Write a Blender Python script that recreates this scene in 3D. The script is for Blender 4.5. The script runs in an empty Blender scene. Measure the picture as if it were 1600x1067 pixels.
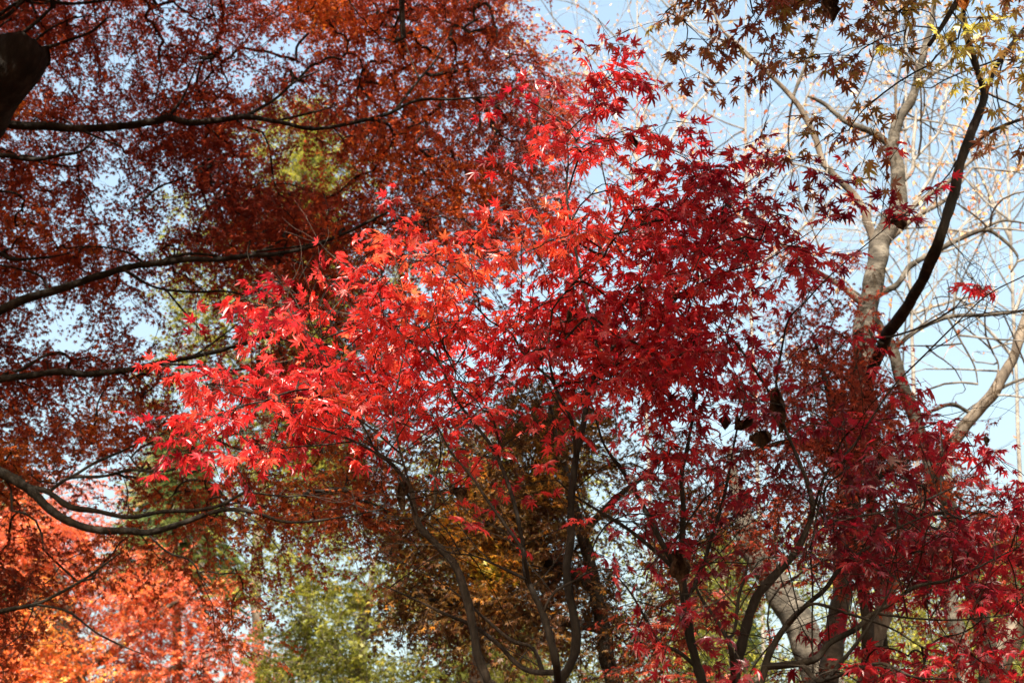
import bpy, math
import numpy as np
from mathutils import Vector
from mathutils.kdtree import KDTree

rng = np.random.default_rng(11)
R = math.radians
sc = bpy.context.scene

# ------------------------------------------------------------------ camera, sky, sun, exposure
PITCH = 30.0
LENS = 50.0
FPX = 1600 * LENS / 36.0
CAM = np.array([0.0, 0.0, 1.6])
cam_d = bpy.data.cameras.new("camera")
cam = bpy.data.objects.new("camera", cam_d)
sc.collection.objects.link(cam)
cam.location = CAM
cam.rotation_euler = (R(90 + PITCH), 0, 0)
cam_d.lens = LENS
cam_d.sensor_width = 36
cam_d.clip_end = 2000
cam_d.dof.use_dof = True
cam_d.dof.focus_distance = 4.6
cam_d.dof.aperture_fstop = 6.3
sc.camera = cam

SUN_EL, SUN_AZ = 42.0, 187.0        # azimuth clockwise from +Y (the way the camera looks)
SUN = np.array([math.cos(R(SUN_EL)) * math.sin(R(SUN_AZ)), math.cos(R(SUN_EL)) * math.cos(R(SUN_AZ)), math.sin(R(SUN_EL))])
w = bpy.data.worlds.new("World")
sc.world = w
w.use_nodes = True
nt = w.node_tree
sky = nt.nodes.new("ShaderNodeTexSky")
sky.sky_type = 'NISHITA'
sky.sun_disc = False
sky.sun_elevation = R(SUN_EL)
sky.sun_rotation = R(SUN_AZ)
sky.air_density = 2.4
sky.dust_density = 10.0
sky.ozone_density = 2.4
nt.links.new(sky.outputs[0], nt.nodes["Background"].inputs[0])
nt.nodes["Background"].inputs[1].default_value = 0.132
sun_d = bpy.data.lights.new("sun", 'SUN')
sun_d.energy = 4.8
sun_d.angle = R(0.5)
sun_d.color = (1.0, 0.93, 0.82)
sun = bpy.data.objects.new("sun", sun_d)
sc.collection.objects.link(sun)
sun.rotation_euler = Vector(-SUN).to_track_quat('-Z', 'Y').to_euler()
sc.view_settings.view_transform = 'Standard'
sc.view_settings.look = 'None'
sc.view_settings.gamma = 1.0
sc.view_settings.exposure = 1.7
sc.cycles.max_bounces = 8
sc.cycles.diffuse_bounces = 5
sc.cycles.transmission_bounces = 6
sc.cycles.use_denoising = True

fw = np.array([0, math.cos(R(PITCH)), math.sin(R(PITCH))])
up = np.array([0, -math.sin(R(PITCH)), math.cos(R(PITCH))])
rt = np.array([1.0, 0, 0])


def at(px, py, Y):
    """point of the place that stands Y metres out, seen at photo position px, py (1600 wide)"""
    px, py, Y = np.broadcast_arrays(np.asarray(px, float), np.asarray(py, float), np.asarray(Y, float))
    d = fw + ((px - 800) / FPX)[..., None] * rt + ((533.5 - py) / FPX)[..., None] * up
    return CAM + d * (Y / d[..., 1])[..., None]


def dist(P):
    return np.linalg.norm(P - CAM, axis=-1)


def norm(v):
    return v / np.maximum(np.linalg.norm(v, axis=-1, keepdims=True), 1e-9)


_lat = rng.random((32, 32, 32))


def noise3(P, s):
    q = np.asarray(P) / s + 100.0
    i = np.floor(q).astype(int)
    f = q - i
    f = f * f * (3 - 2 * f)
    o = 0
    for a in (0, 1):
        for b in (0, 1):
            for c in (0, 1):
                wgt = (f[..., 0] if a else 1 - f[..., 0]) * (f[..., 1] if b else 1 - f[..., 1]) * (f[..., 2] if c else 1 - f[..., 2])
                o = o + wgt * _lat[(i[..., 0] + a) % 32, (i[..., 1] + b) % 32, (i[..., 2] + c) % 32]
    return o


# ------------------------------------------------------------------ materials
def leaf_mat(name, stops, trans=0.5, gloss=0.06, rough=0.4, tsat=1.0):
    """stops: (position, colour) along the leaves' own 'hue' value"""
    m = bpy.data.materials.new(name)
    m.use_nodes = True
    t = m.node_tree
    t.nodes.clear()
    N, L = t.nodes.new, t.links.new
    att = N("ShaderNodeAttribute")
    att.attribute_name = "hue"
    geo = N("ShaderNodeNewGeometry")
    tc = N("ShaderNodeTexCoord")
    no = N("ShaderNodeTexNoise")
    no.inputs["Scale"].default_value = 60
    no.inputs["Detail"].default_value = 3
    L(tc.outputs["Object"], no.inputs["Vector"])
    ad = N("ShaderNodeMath")
    ad.operation = 'MULTIPLY_ADD'
    L(no.outputs["Fac"], ad.inputs[0])
    ad.inputs[1].default_value = 0.30
    L(att.outputs["Fac"], ad.inputs[2])
    ad2 = N("ShaderNodeMath")
    ad2.operation = 'SUBTRACT'
    L(ad.outputs[0], ad2.inputs[0])
    ad2.inputs[1].default_value = 0.15
    rp = N("ShaderNodeValToRGB")
    e = rp.color_ramp.elements
    while len(e) < len(stops):
        e.new(0.5)
    for el, (p, c) in zip(e, stops):
        el.position = p
        el.color = (*c, 1)
    L(ad2.outputs[0], rp.inputs[0])
    # every leaf a little lighter or darker than its neighbour
    mr = N("ShaderNodeMapRange")
    L(geo.outputs["Random Per Island"], mr.inputs[0])
    mr.inputs[3].default_value = 0.65
    mr.inputs[4].default_value = 1.25
    mx = N("ShaderNodeMix")
    mx.data_type = 'RGBA'
    mx.blend_type = 'MULTIPLY'
    mx.inputs[0].default_value = 1.0
    L(rp.outputs[0], mx.inputs[6])
    L(mr.outputs[0], mx.inputs[7])
    df = N("ShaderNodeBsdfDiffuse")
    L(mx.outputs[2], df.inputs[0])
    tr = N("ShaderNodeBsdfTranslucent")
    gm = N("ShaderNodeGamma")
    gm.inputs[1].default_value = tsat
    L(mx.outputs[2], gm.inputs[0])
    br = N("ShaderNodeMix")
    br.data_type = 'RGBA'
    br.blend_type = 'MULTIPLY'
    br.inputs[0].default_value = 1
    L(gm.outputs[0], br.inputs[6])
    br.inputs[7].default_value = (1.25, 1.25, 1.25, 1)
    L(br.outputs[2], tr.inputs[0])
    s1 = N("ShaderNodeMixShader")
    s1.inputs[0].default_value = trans
    L(df.outputs[0], s1.inputs[1])
    L(tr.outputs[0], s1.inputs[2])
    gl = N("ShaderNodeBsdfGlossy")
    gl.inputs["Roughness"].default_value = rough
    gl.inputs[0].default_value = (1, 1, 1, 1)
    s2 = N("ShaderNodeMixShader")
    s2.inputs[0].default_value = gloss
    L(s1.outputs[0], s2.inputs[1])
    L(gl.outputs[0], s2.inputs[2])
    out = N("ShaderNodeOutputMaterial")
    L(s2.outputs[0], out.inputs[0])
    return m


def bark_mat(name, c0, c1, c2, scale=9, stretch=(1, 1, 0.35), bump=0.5):
    m = bpy.data.materials.new(name)
    m.use_nodes = True
    t = m.node_tree
    N, L = t.nodes.new, t.links.new
    b = t.nodes["Principled BSDF"]
    tc = N("ShaderNodeTexCoord")
    mp = N("ShaderNodeMapping")
    mp.inputs["Scale"].default_value = stretch
    L(tc.outputs["Object"], mp.inputs[0])
    n1 = N("ShaderNodeTexNoise")
    n1.inputs["Scale"].default_value = scale
    n1.inputs["Detail"].default_value = 8
    n1.inputs["Roughness"].default_value = 0.65
    L(mp.outputs[0], n1.inputs["Vector"])
    rp = N("ShaderNodeValToRGB")
    e = rp.color_ramp.elements
    e[0].position, e[0].color = 0.32, (*c0, 1)
    e[1].position, e[1].color = 0.68, (*c2, 1)
    k = e.new(0.5)
    k.color = (*c1, 1)
    L(n1.outputs["Fac"], rp.inputs[0])
    L(rp.outputs[0], b.inputs["Base Color"])
    b.inputs["Roughness"].default_value = 0.9
    b.inputs["Specular IOR Level"].default_value = 0.12
    n2 = N("ShaderNodeTexNoise")
    n2.inputs["Scale"].default_value = scale * 5
    n2.inputs["Detail"].default_value = 6
    L(mp.outputs[0], n2.inputs["Vector"])
    bp = N("ShaderNodeBump")
    bp.inputs["Strength"].default_value = bump
    bp.inputs["Distance"].default_value = 0.02
    L(n2.outputs["Fac"], bp.inputs["Height"])
    L(bp.outputs[0], b.inputs["Normal"])
    return m


RED = leaf_mat("red_maple_leaf", [(0.0, (0.12, 0.004, 0.014)), (0.35, (0.40, 0.009, 0.022)), (0.7, (0.74, 0.055, 0.042)), (1.0, (0.80, 0.18, 0.06))], 0.6, 0.04, 0.35)
WINE = leaf_mat("wine_red_maple_leaf", [(0.0, (0.18, 0.026, 0.017)), (0.4, (0.32, 0.048, 0.021)), (0.7, (0.54, 0.10, 0.018)), (1.0, (0.64, 0.20, 0.02))], 0.55, 0.015)
RUST = leaf_mat("rust_maple_leaf", [(0.0, (0.16, 0.022, 0.011)), (0.4, (0.29, 0.048, 0.014)), (0.7, (0.44, 0.11, 0.02)), (1.0, (0.55, 0.26, 0.03))], 0.55, 0.015)
ORANGE = leaf_mat("orange_maple_leaf", [(0.0, (0.44, 0.06, 0.03)), (0.4, (0.60, 0.125, 0.04)), (0.7, (0.64, 0.20, 0.04)), (1.0, (0.60, 0.36, 0.04))], 0.45, 0.04)
BROWN = leaf_mat("brown_maple_leaf", [(0.0, (0.10, 0.030, 0.014)), (0.4, (0.13, 0.075, 0.020)), (0.65, (0.50, 0.19, 0.02)), (1.0, (0.34, 0.36, 0.03))], 0.5, 0.015)
OLIVE = leaf_mat("olive_brown_leaf", [(0.0, (0.28, 0.06, 0.03)), (0.45, (0.26, 0.11, 0.038)), (0.75, (0.30, 0.20, 0.05)), (1.0, (0.62, 0.55, 0.10))], 0.6, 0.03)
LIME = leaf_mat("yellow_green_leaf", [(0.0, (0.05, 0.06, 0.014)), (0.4, (0.15, 0.16, 0.02)), (0.75, (0.30, 0.28, 0.035)), (1.0, (0.38, 0.24, 0.035))], 0.5, 0.015)
GREEN = leaf_mat("conifer_needle", [(0.0, (0.035, 0.06, 0.022)), (0.5, (0.09, 0.12, 0.035)), (0.85, (0.18, 0.20, 0.05)), (1.0, (0.26, 0.15, 0.06))], 0.4, 0.01)
SPARSE = leaf_mat("sparse_yellow_leaf", [(0.0, (0.55, 0.14, 0.06)), (0.5, (0.62, 0.30, 0.06)), (1.0, (0.68, 0.55, 0.35))], 0.45, 0.03)
BARK_DARK = bark_mat("dark_maple_bark", (0.007, 0.006, 0.005), (0.018, 0.015, 0.012), (0.045, 0.037, 0.03), 12)
BARK_MID = bark_mat("grey_brown_bark", (0.03, 0.024, 0.02), (0.085, 0.068, 0.052), (0.17, 0.14, 0.11), 10)
BARK_STEM = bark_mat("brown_maple_stem_bark", (0.009, 0.007, 0.006), (0.022, 0.018, 0.015), (0.058, 0.047, 0.039), 14)
BARK_PALE = bark_mat("pale_bark", (0.018, 0.016, 0.013), (0.056, 0.049, 0.040), (0.13, 0.116, 0.095), 7, (1, 1, 1.6))
BARK_WHITE = bark_mat("pale_grey_twig_bark", (0.07, 0.063, 0.056), (0.16, 0.146, 0.13), (0.28, 0.265, 0.24), 8)
DRY = bark_mat("withered_leaf_brown", (0.015, 0.009, 0.006), (0.045, 0.025, 0.015), (0.10, 0.06, 0.035), 40)
DRY_OR = bark_mat("withered_leaf_orange", (0.10, 0.03, 0.01), (0.28, 0.09, 0.02), (0.42, 0.16, 0.03), 40)

# ------------------------------------------------------------------ mesh helpers
class MB:
    def __init__(self):
        self.v, self.f, self.h, self.m, self.n = [], [], [], [], 0

    def add(self, V, F, hue=None, mat=0):
        """V (k,3), F (j,3)"""
        self.v.append(V.reshape(-1, 3))
        self.f.append(F.reshape(-1, 3) + self.n)
        self.n += len(self.v[-1])
        k = len(self.f[-1])
        self.h.append(np.zeros(k) if hue is None else np.asarray(hue, float).reshape(-1))
        self.m.append(np.full(k, mat))

    def build(self, name, mats, parent=None, smooth=False):
        V, F = np.concatenate(self.v), np.concatenate(self.f)
        H, M = np.concatenate(self.h), np.concatenate(self.m)
        org = np.array(parent.location) if parent is not None else np.zeros(3)
        me = bpy.data.meshes.new(name)
        me.vertices.add(len(V))
        me.vertices.foreach_set("co", (V - org).astype(np.float32).ravel())
        me.loops.add(len(F) * 3)
        me.loops.foreach_set("vertex_index", F.astype(np.int32).ravel())
        me.polygons.add(len(F))
        me.polygons.foreach_set("loop_start", np.arange(0, len(F) * 3, 3, dtype=np.int32))
        for m in mats:
            me.materials.append(m)
        me.polygons.foreach_set("material_index", M.astype(np.int32))
        me.polygons.foreach_set("use_smooth", np.full(len(F), smooth))
        a = me.attributes.new("hue", 'FLOAT', 'FACE')
        a.data.foreach_set("value", H.astype(np.float32))
        me.update(calc_edges=True)
        me.validate()
        o = bpy.data.objects.new(name, me)
        sc.collection.objects.link(o)
        if parent is not None:
            o.parent = parent
        return o


def tubes(mb, P, Rr, sides, mat=0, cap=True):
    """P (m,k,3) m tubes of k points, Rr (m,k)"""
    P = np.asarray(P, float)
    Rr = np.asarray(Rr, float)
    if P.ndim == 2:
        P, Rr = P[None], Rr[None]
    m, k, _ = P.shape
    T = norm(np.gradient(P, axis=1))
    ref = norm(P[:, -1] - P[:, 0])
    alt = np.where(np.abs(ref[:, 2:3]) > 0.8, np.array([[1.0, 0.1, 0]]), np.array([[0.1, 0.1, 1.0]]))
    A = norm(np.cross(T, np.broadcast_to(alt[:, None], T.shape)))
    B = np.cross(T, A)
    th = np.arange(sides) * 2 * math.pi / sides
    V = P[:, :, None] + Rr[:, :, None, None] * (np.cos(th)[None, None, :, None] * A[:, :, None] + np.sin(th)[None, None, :, None] * B[:, :, None])
    idx = np.arange(m * k * sides).reshape(m, k, sides)
    a = idx[:, :-1]
    b = idx[:, 1:]
    F = np.concatenate([np.stack([a, np.roll(a, -1, 2), b], -1).reshape(-1, 3),
                        np.stack([np.roll(a, -1, 2), np.roll(b, -1, 2), b], -1).reshape(-1, 3)])
    if cap and sides > 3:
        e = []
        for q in range(1, sides - 1):
            e.append(np.stack([idx[:, -1, 0], idx[:, -1, q], idx[:, -1, q + 1]], -1))
        F = np.concatenate([F] + e)
    mb.add(V, F, mat=mat)


def catmull(P, n):
    P = np.asarray(P, float)
    Q = np.vstack([2 * P[0] - P[1], P, 2 * P[-1] - P[-2]])
    out = []
    for i in range(len(P) - 1):
        p0, p1, p2, p3 = Q[i], Q[i + 1], Q[i + 2], Q[i + 3]
        for t in np.arange(n) / n:
            out.append(0.5 * (2 * p1 + (p2 - p0) * t + (2 * p0 - 5 * p1 + 4 * p2 - p3) * t * t + (3 * p1 - p0 - 3 * p2 + p3) * t ** 3))
    out.append(P[-1])
    return np.array(out)


# leaf outlines (x across, y from the stalk to the tip, z fold)
def star_template(angles, lens, notch, bulge=0.0, wid=0.2, fold=0.10):
    V = [(0, 0, 0)]
    n = len(angles)
    rim = []
    for i, (a, l) in enumerate(zip(angles, lens)):
        a = R(a)
        d = np.array([math.sin(a), math.cos(a)])
        s = np.array([d[1], -d[0]])
        if i == 0:
            rim.append((*(d * notch * 0.5 - s * notch * 0.55), 0.0))
        else:
            am = R((angles[i - 1] + angles[i]) / 2)
            rim.append((math.sin(am) * notch, math.cos(am) * notch, fold * 0.6))
        if bulge:
            rim.append((*(d * l * 0.55 - s * l * wid), fold * 0.3))
        rim.append((*(d * l), -fold * l * 2.0))
        if bulge:
            rim.append((*(d * l * 0.55 + s * l * wid), fold * 0.3))
        if i == n - 1:
            rim.append((*(d * notch * 0.5 + s * notch * 0.55), 0.0))
    V += rim
    V = np.array(V)
    V[:, 1] += 0.0
    k = len(rim)
    F = np.array([(0, i + 1, i + 2) for i in range(k - 1)])
    return V, F


NEAR = star_template([-118, -82, -42, 0, 42, 82, 118], [0.42, 0.66, 0.9, 1.0, 0.9, 0.66, 0.42], 0.30, 1, 0.115, 0.07)
FAR = star_template([-100, -50, 0, 50, 100], [0.62, 0.9, 1.0, 0.9, 0.62], 0.34, 0, 0, 0.10)
NEAR[0][:, 1] += 0.0
OVAL = (np.array([(0, 0, 0), (-0.27, 0.35, 0.05), (0, 0.45, 0), (0.27, 0.35, 0.05), (0, 1.0, -0.12)], float),
        np.array([(0, 1, 2), (0, 2, 3), (1, 4, 2), (2, 4, 3)]))


def put_leaves(mb, tmpl, pos, d, n, size, hue, mat=0):
    V, F = tmpl
    d = norm(d)
    n = norm(n - (n * d).sum(-1, keepdims=True) * d)
    s = np.cross(d, n)
    curl = rng.normal(1.0, 0.9, len(pos))
    asym = rng.normal(0, 0.12, len(pos))
    x = V[None, :, 0] * rng.uniform(0.8, 1.1, len(pos))[:, None]
    y = V[None, :, 1] + x * asym[:, None]
    z = V[None, :, 2] * curl[:, None]
    P = pos[:, None] + size[:, None, None] * (x[..., None] * s[:, None] + y[..., None] * d[:, None] + z[..., None] * n[:, None])
    k = len(V)
    FF = F[None] + (np.arange(len(pos)) * k)[:, None, None]
    mb.add(P, FF, np.repeat(hue, len(F)), mat)


def spray(mb, base, d, n, size, hue, tmpl, pairs=3, gap=0.75, droop=0.35, mat=0, twig=None, ragged=0.15):
    """sprays of leaves in opposite pairs with one at the tip; base,d,n (m,3); size, hue (m,)"""
    m = len(base)
    d = norm(d)
    n = norm(n - (n * d).sum(-1, keepdims=True) * d)
    s = np.cross(d, n)
    pos, dd, nn, sz, hh = [], [], [], [], []
    L = gap * size * (pairs + 0.3)
    bend = rng.normal(0, 0.12, m)
    for i in range(pairs + 1):
        f = (i + 0.5) / (pairs + 0.5)
        sides = (-1, 1) if i < pairs else (0,)
        for sd in sides:
            ang = (sd * rng.uniform(0.7, 1.25, m)) if sd else rng.normal(0, 0.3, m)
            dirv = np.cos(ang)[:, None] * d + np.sin(ang)[:, None] * s
            dr = np.clip(rng.normal(droop, 0.3, m), -0.3, 1.3)
            dirv = dirv * np.cos(dr)[:, None] + np.array([0, 0, -1.0]) * np.sin(dr)[:, None]
            pb = base + d * (L * f)[:, None] + s * (L * f * f * bend)[:, None] + dirv * (size * 0.35)[:, None]
            nv = n + rng.normal(0, 0.33, (m, 3))
            keep = rng.random(m) > ragged
            pos.append(pb[keep]); dd.append(dirv[keep]); nn.append(nv[keep])
            sz.append((size * rng.uniform(0.68, 1.12, m))[keep])
            hh.append((hue + rng.normal(0, 0.10, m))[keep])
    put_leaves(mb, tmpl, np.concatenate(pos), np.concatenate(dd), np.concatenate(nn), np.concatenate(sz) * 0.62, np.concatenate(hh), mat)
    if twig is not None:
        mid = base + d * (L * 0.5)[:, None] + s * (L * 0.25 * bend)[:, None]
        end = base + d * L[:, None] + s * (L * bend)[:, None]
        tubes(mb, np.stack([base, mid, end], 1), np.stack([size * 0.022, size * 0.017, size * 0.010], 1), 3, twig, cap=False)


def needles(mb, base, d, size, hue, mat=0, k=16):
    """drooping conifer sprays: blades both sides of an axis"""
    m = len(base)
    d = norm(d)
    s = norm(np.cross(d, np.array([0, 0, 1.0])))
    n = np.cross(s, d)
    for i in range(k):
        f = (i // 2 + 0.5) / (k / 2)
        sd = 1 if i % 2 else -1
        ang = rng.uniform(0.35, 0.9, m) * sd
        dv = np.cos(ang)[:, None] * d + np.sin(ang)[:, None] * s + n * rng.normal(0, 0.25, m)[:, None] - np.array([0, 0, 0.25])
        b = base + d * (size * f)[:, None]
        l = size * (0.55 - 0.3 * f)
        wv = n * (size * 0.03)[:, None] + s * (size * 0.02)[:, None]
        V = np.stack([b - wv, b + wv, b + dv * l[:, None]], 1)
        mb.add(V, np.arange(3 * m).reshape(m, 3), hue + rng.normal(0, 0.08, m), mat)


# ------------------------------------------------------------------ crown maps: closure 0..9 in 50 px cells of the view
def grid(rows):
    G = np.zeros((26, 44))           # y from -100, x from -300
    for y, x0, s in rows:
        for i, ch in enumerate(s.split()):
            c = (x0 + 300) // 50 + i
            if 0 <= c < 44:
                G[(y + 100) // 50, c] = float(ch)
    return G


def tarea(t):
    V, F = t
    return 0.5 * np.abs(np.cross(V[F[:, 1], :2] - V[F[:, 0], :2], V[F[:, 2], :2] - V[F[:, 0], :2])).sum()


def sample(G, Yc, Ys, size, tmpl, n_leaves, gain=1.0, clump=0.9, nscale=0.55, floor=0.25):
    """points of a crown, number set by the closure wanted and the size a leaf has there"""
    P, XY = [], []
    for r in range(26):
        for c in range(44):
            g = G[r, c]
            if g <= 0:
                continue
            x0, y0 = c * 50 - 300, r * 50 - 100
            D = dist(at(x0 + 25, y0 + 25, Yc))
            lp = tarea(tmpl) * 0.5 * (size * 0.56 * FPX / D) ** 2
            need = -math.log(1 - min(0.975, g / 9 * 0.96)) * 2500 / lp / n_leaves * gain
            k = rng.poisson(need * 1.7)
            if k == 0:
                continue
            xy = np.array([x0 + 25, y0 + 25]) + (rng.random((k, 2)) - rng.random((k, 2))) * 46
            p = at(xy[:, 0], xy[:, 1], Yc + Ys * rng.uniform(-1, 1, k))
            nz = noise3(p * np.array([1, 1, 1.6]), nscale)
            ok = rng.random(k) < (1 / 1.7) * np.clip(1 + clump * (nz - 0.5) * 4, floor, 1.7)
            P.append(p[ok]); XY.append(xy[ok])
    return np.concatenate(P), np.concatenate(XY)


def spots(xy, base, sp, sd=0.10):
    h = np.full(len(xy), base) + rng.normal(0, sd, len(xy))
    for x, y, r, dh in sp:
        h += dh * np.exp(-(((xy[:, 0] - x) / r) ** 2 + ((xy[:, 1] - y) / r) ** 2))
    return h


# ------------------------------------------------------------------ trees
def thing(name, loc, label, cat, group=None):
    o = bpy.data.objects.new(name, None)
    sc.collection.objects.link(o)
    o.location = loc
    o.empty_display_size = 0.3
    o["label"] = label
    o["category"] = cat
    if group:
        o["group"] = group
    return o


class Tree:
    def __init__(self, name, label, cat, bark, leafm, Y, base=None, group=None, twigbark=None, rs=0.66):
        self.rs = rs
        self.Y, self.bark, self.leafm = Y, bark, leafm
        self.nodes = []
        self.loc = None if base is None else np.array(base, float)
        self.args = (name, label, cat, group)
        self.crown = MB()
        self.root = None
        self.twb = twigbark or bark
        if base is not None:
            self.root = thing(name, base, label, cat, group)

    def path(self, pts, part='limb', Y=None, ground=False, world=False, sides=12, wig=0.35, sub=6, bark=None, flare=1.35, cut=None, rough=1.0):
        """pts: (px, py, radius in px[, Y]) from base to tip, or world (x, y, z, r)"""
        Y = Y or self.Y
        if world:
            P = np.array([p[:3] for p in pts], float)
            r = np.array([p[3] for p in pts], float)
        else:
            P = np.array([at(p[0], p[1], p[3] if len(p) > 3 else Y) for p in pts])
            r = np.array([p[2] for p in pts], float) * self.rs * dist(P) / FPX
        if self.nodes and part != 'trunk':
            Nn = np.concatenate(self.nodes)
            j = np.argmin(((Nn - P[0]) ** 2).sum(1))
            if np.linalg.norm(Nn[j] - P[0]) < 0.35 + r[0]:
                P[0] = Nn[j]
        if ground:
            g = P[0].copy()
            k = 3
            st = [np.array([g[0], g[1], 0.0]) + (P[0] - np.array([g[0], g[1], 0.0])) * q + np.array([rng.normal(0, .02), rng.normal(0, .02), 0]) * (q > 0) for q in (-0.02, 0.08, 0.35, 0.7)]
            P = np.vstack([st, P])
            r = np.concatenate([r[0] * np.array([flare * 1.35, flare, 1.15, 1.06]), r])
        Q = catmull(P, sub)
        q = np.interp(np.linspace(0, 1, len(Q)), np.linspace(0, 1, len(r)), r)
        q *= 1 + 0.10 * (noise3(Q * 1.0, max(0.05, 4 * q.mean())) - 0.5) * 2
        Q[1:-1] += (np.stack([noise3(Q[1:-1] + s, 0.18) for s in (0, 31, 67)], -1) - 0.5) * 2 * wig * q[1:-1, None]
        if self.root is None:
            self.root = thing(self.args[0], (P[0][0], P[0][1], 0.0), *self.args[1:])
        mb = MB()
        tubes(mb, Q, q, sides)
        c = np.repeat(Q, sides, 0)
        v = mb.v[-1]
        sc1 = max(0.02, 1.3 * q.mean())
        v += rough * (v - c) * (0.30 * (noise3(v * np.array([1, 1, .7]), sc1) - 0.5) + 0.14 * (noise3(v * np.array([1, 1, .5]) + 9, sc1 * 0.35) - 0.5))[:, None]
        if cut:         # a sawn, weathered end
            ax = norm(Q[-1] - Q[-8])
            over = np.maximum(0, v[:, 2] - cut - 0.06 * (noise3(v - ax * (v @ ax)[:, None], 0.04) - 0.5))
            v -= ax * (over / ax[2])[:, None]
        mb.build(part, [bark or self.bark], self.root, smooth=True)
        self.nodes.append(Q)
        return Q

    def grow(self, pts, r0=0.0011, power=0.42, steps=4, sag=0.06, lim=None):
        """twigs that carry each spray, joined to the nearest branch; returns the way each one points"""
        main = np.concatenate(self.nodes)
        nm = len(main)
        kd = KDTree(nm)
        for q in range(nm):
            kd.insert(main[q], q)
        kd.balance()
        d0 = np.array([kd.find(p)[2] for p in pts])
        order = np.argsort(d0)
        cap = nm + len(pts) * steps
        X = np.empty((cap, 3)); X[:nm] = main
        D = np.zeros((cap, 3))
        D[1:nm] = norm(main[1:] - main[:-1])
        par = np.full(cap, -1); cnt = np.zeros(cap)
        n = nm
        chains = []
        dirs = np.zeros((len(pts), 3))
        kd, done = None, 0
        for i in order:
            p = pts[i]
            if n - done > 1500 or kd is None:
                kd = KDTree(n)
                for q in range(n):
                    kd.insert(X[q], q)
                kd.balance()
                done = n
            cand = [c[1] for c in kd.find_n(p, 10)]
            if n > done:
                dd = ((X[done:n] - p) ** 2).sum(1)
                cand += list(done + np.argsort(dd)[:6])
            cand = np.array(cand)
            vv = p - X[cand]
            Lc = np.linalg.norm(vv, axis=1) + 1e-6
            cs = np.where(np.abs(D[cand]).sum(1) > 0, (vv * D[cand]).sum(1) / Lc, 0.5)
            j = int(cand[np.argmin(Lc * (1.0 + 0.9 * (1 - cs)))])
            a = X[j]
            v = p - a
            L = np.linalg.norm(v)
            t = np.linspace(0, 1, steps + 1)[1:, None]
            side = np.cross(v, rng.normal(0, 1, 3))
            side = side / (np.linalg.norm(side) + 1e-9) * L
            seg = a + v * t + side * (rng.normal(0, 0.10) * np.sin(math.pi * t)) + np.array([0, 0, 1.0]) * (sag * L * np.sin(math.pi * t))
            X[n:n + steps] = seg
            D[n:n + steps] = norm(np.diff(np.vstack([a, seg]), axis=0))
            par[n] = j
            par[n + 1:n + steps] = np.arange(n, n + steps - 1)
            chains.append((j, n))
            q = n + steps - 1
            while q >= nm:
                cnt[q] += 1
                q = par[q]
            dirs[i] = seg[-1] - seg[-2]
            n += steps
        rad = r0 * np.maximum(cnt, 1) ** power
        if lim:
            rad = np.minimum(rad, lim)
        C = np.array([[j] + list(range(s, s + steps)) for j, s in chains])
        RR = rad[C]
        RR[:, 0] = RR[:, 1]
        PP = X[C]
        big = RR[:, 1] > 2.6 * r0
        if (~big).any():
            tubes(self.crown, PP[~big], RR[~big], 3, 1, cap=False)
        if big.any():
            tubes(self.crown, PP[big], RR[big], 6, 1, cap=False)
        return norm(dirs)

    def leafspray(self, pts, hue, size, tmpl, pairs=3, r0=0.0011, droop=0.35, tilt=0.35, ragged=0.15, gap=0.75, flat=0.55, lim=None):
        d = self.grow(pts, r0, lim=lim)
        d = d * np.array([1, 1, flat]) + rng.normal(0, 0.25, d.shape)
        d[:, 2] -= 0.12
        n = np.array([0, 0, 1.0]) + rng.normal(0, tilt, d.shape)
        sz = size * rng.uniform(0.85, 1.15, len(pts))
        pts = pts - norm(d) * (gap * sz * (pairs + 0.3) * 0.5)[:, None]
        spray(self.crown, pts, d, n, sz, hue, tmpl, pairs, gap, droop, 0, 1, ragged)

    def finish(self):
        if self.crown.n:
            self.crown.build('crown', [self.leafm, self.twb], self.root)


def withered(root, px, py, wpx, hpx, Y, mat, lean=0.0):
    """a curled dead leaf hanging from a twig by its stalk"""
    P = at(px, py, Y)
    k = dist(P) / FPX
    W, H = wpx * k, hpx * k
    nu, nv = 9, 14
    u, v = np.meshgrid(np.linspace(-1, 1, nu), np.linspace(0, 1, nv))
    prof = np.sin(np.clip(v, 0, 1) ** 0.75 * math.pi) ** 0.8 * (1 - 0.25 * v) + 0.03
    ang = u * (2.0 + 0.6 * np.sin(v * 5))
    x = np.sin(ang) * prof * W * 0.5 + lean * v * H
    y = (np.cos(ang) - 1) * prof * W * 0.35
    z = -(v - 0.5) * H
    V = np.stack([x, y, z], -1) + P
    V += (np.stack([noise3(V + s, W * 0.35) for s in (3, 17, 41)], -1) - 0.5) * W * 0.45
    idx = np.arange(nu * nv).reshape(nv, nu)
    a, b, c, d = idx[:-1, :-1], idx[:-1, 1:], idx[1:, :-1], idx[1:, 1:]
    F = np.concatenate([np.stack([a, b, c], -1).reshape(-1, 3), np.stack([b, d, c], -1).reshape(-1, 3)])
    mb = MB()
    mb.add(V, F)
    top = P + np.array([0, 0, H * 0.5])
    tubes(mb, np.array([top - [0, 0, H * .1], top + [0.1 * W, 0, H * 0.15], top + [0.25 * W, 0.0, H * 0.35]]), np.array([k, k, k]) * 0.9, 5)
    mb.build('withered_leaf', [mat], root, smooth=False)


FSZ, NSZ = 0.047, 0.066

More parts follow.
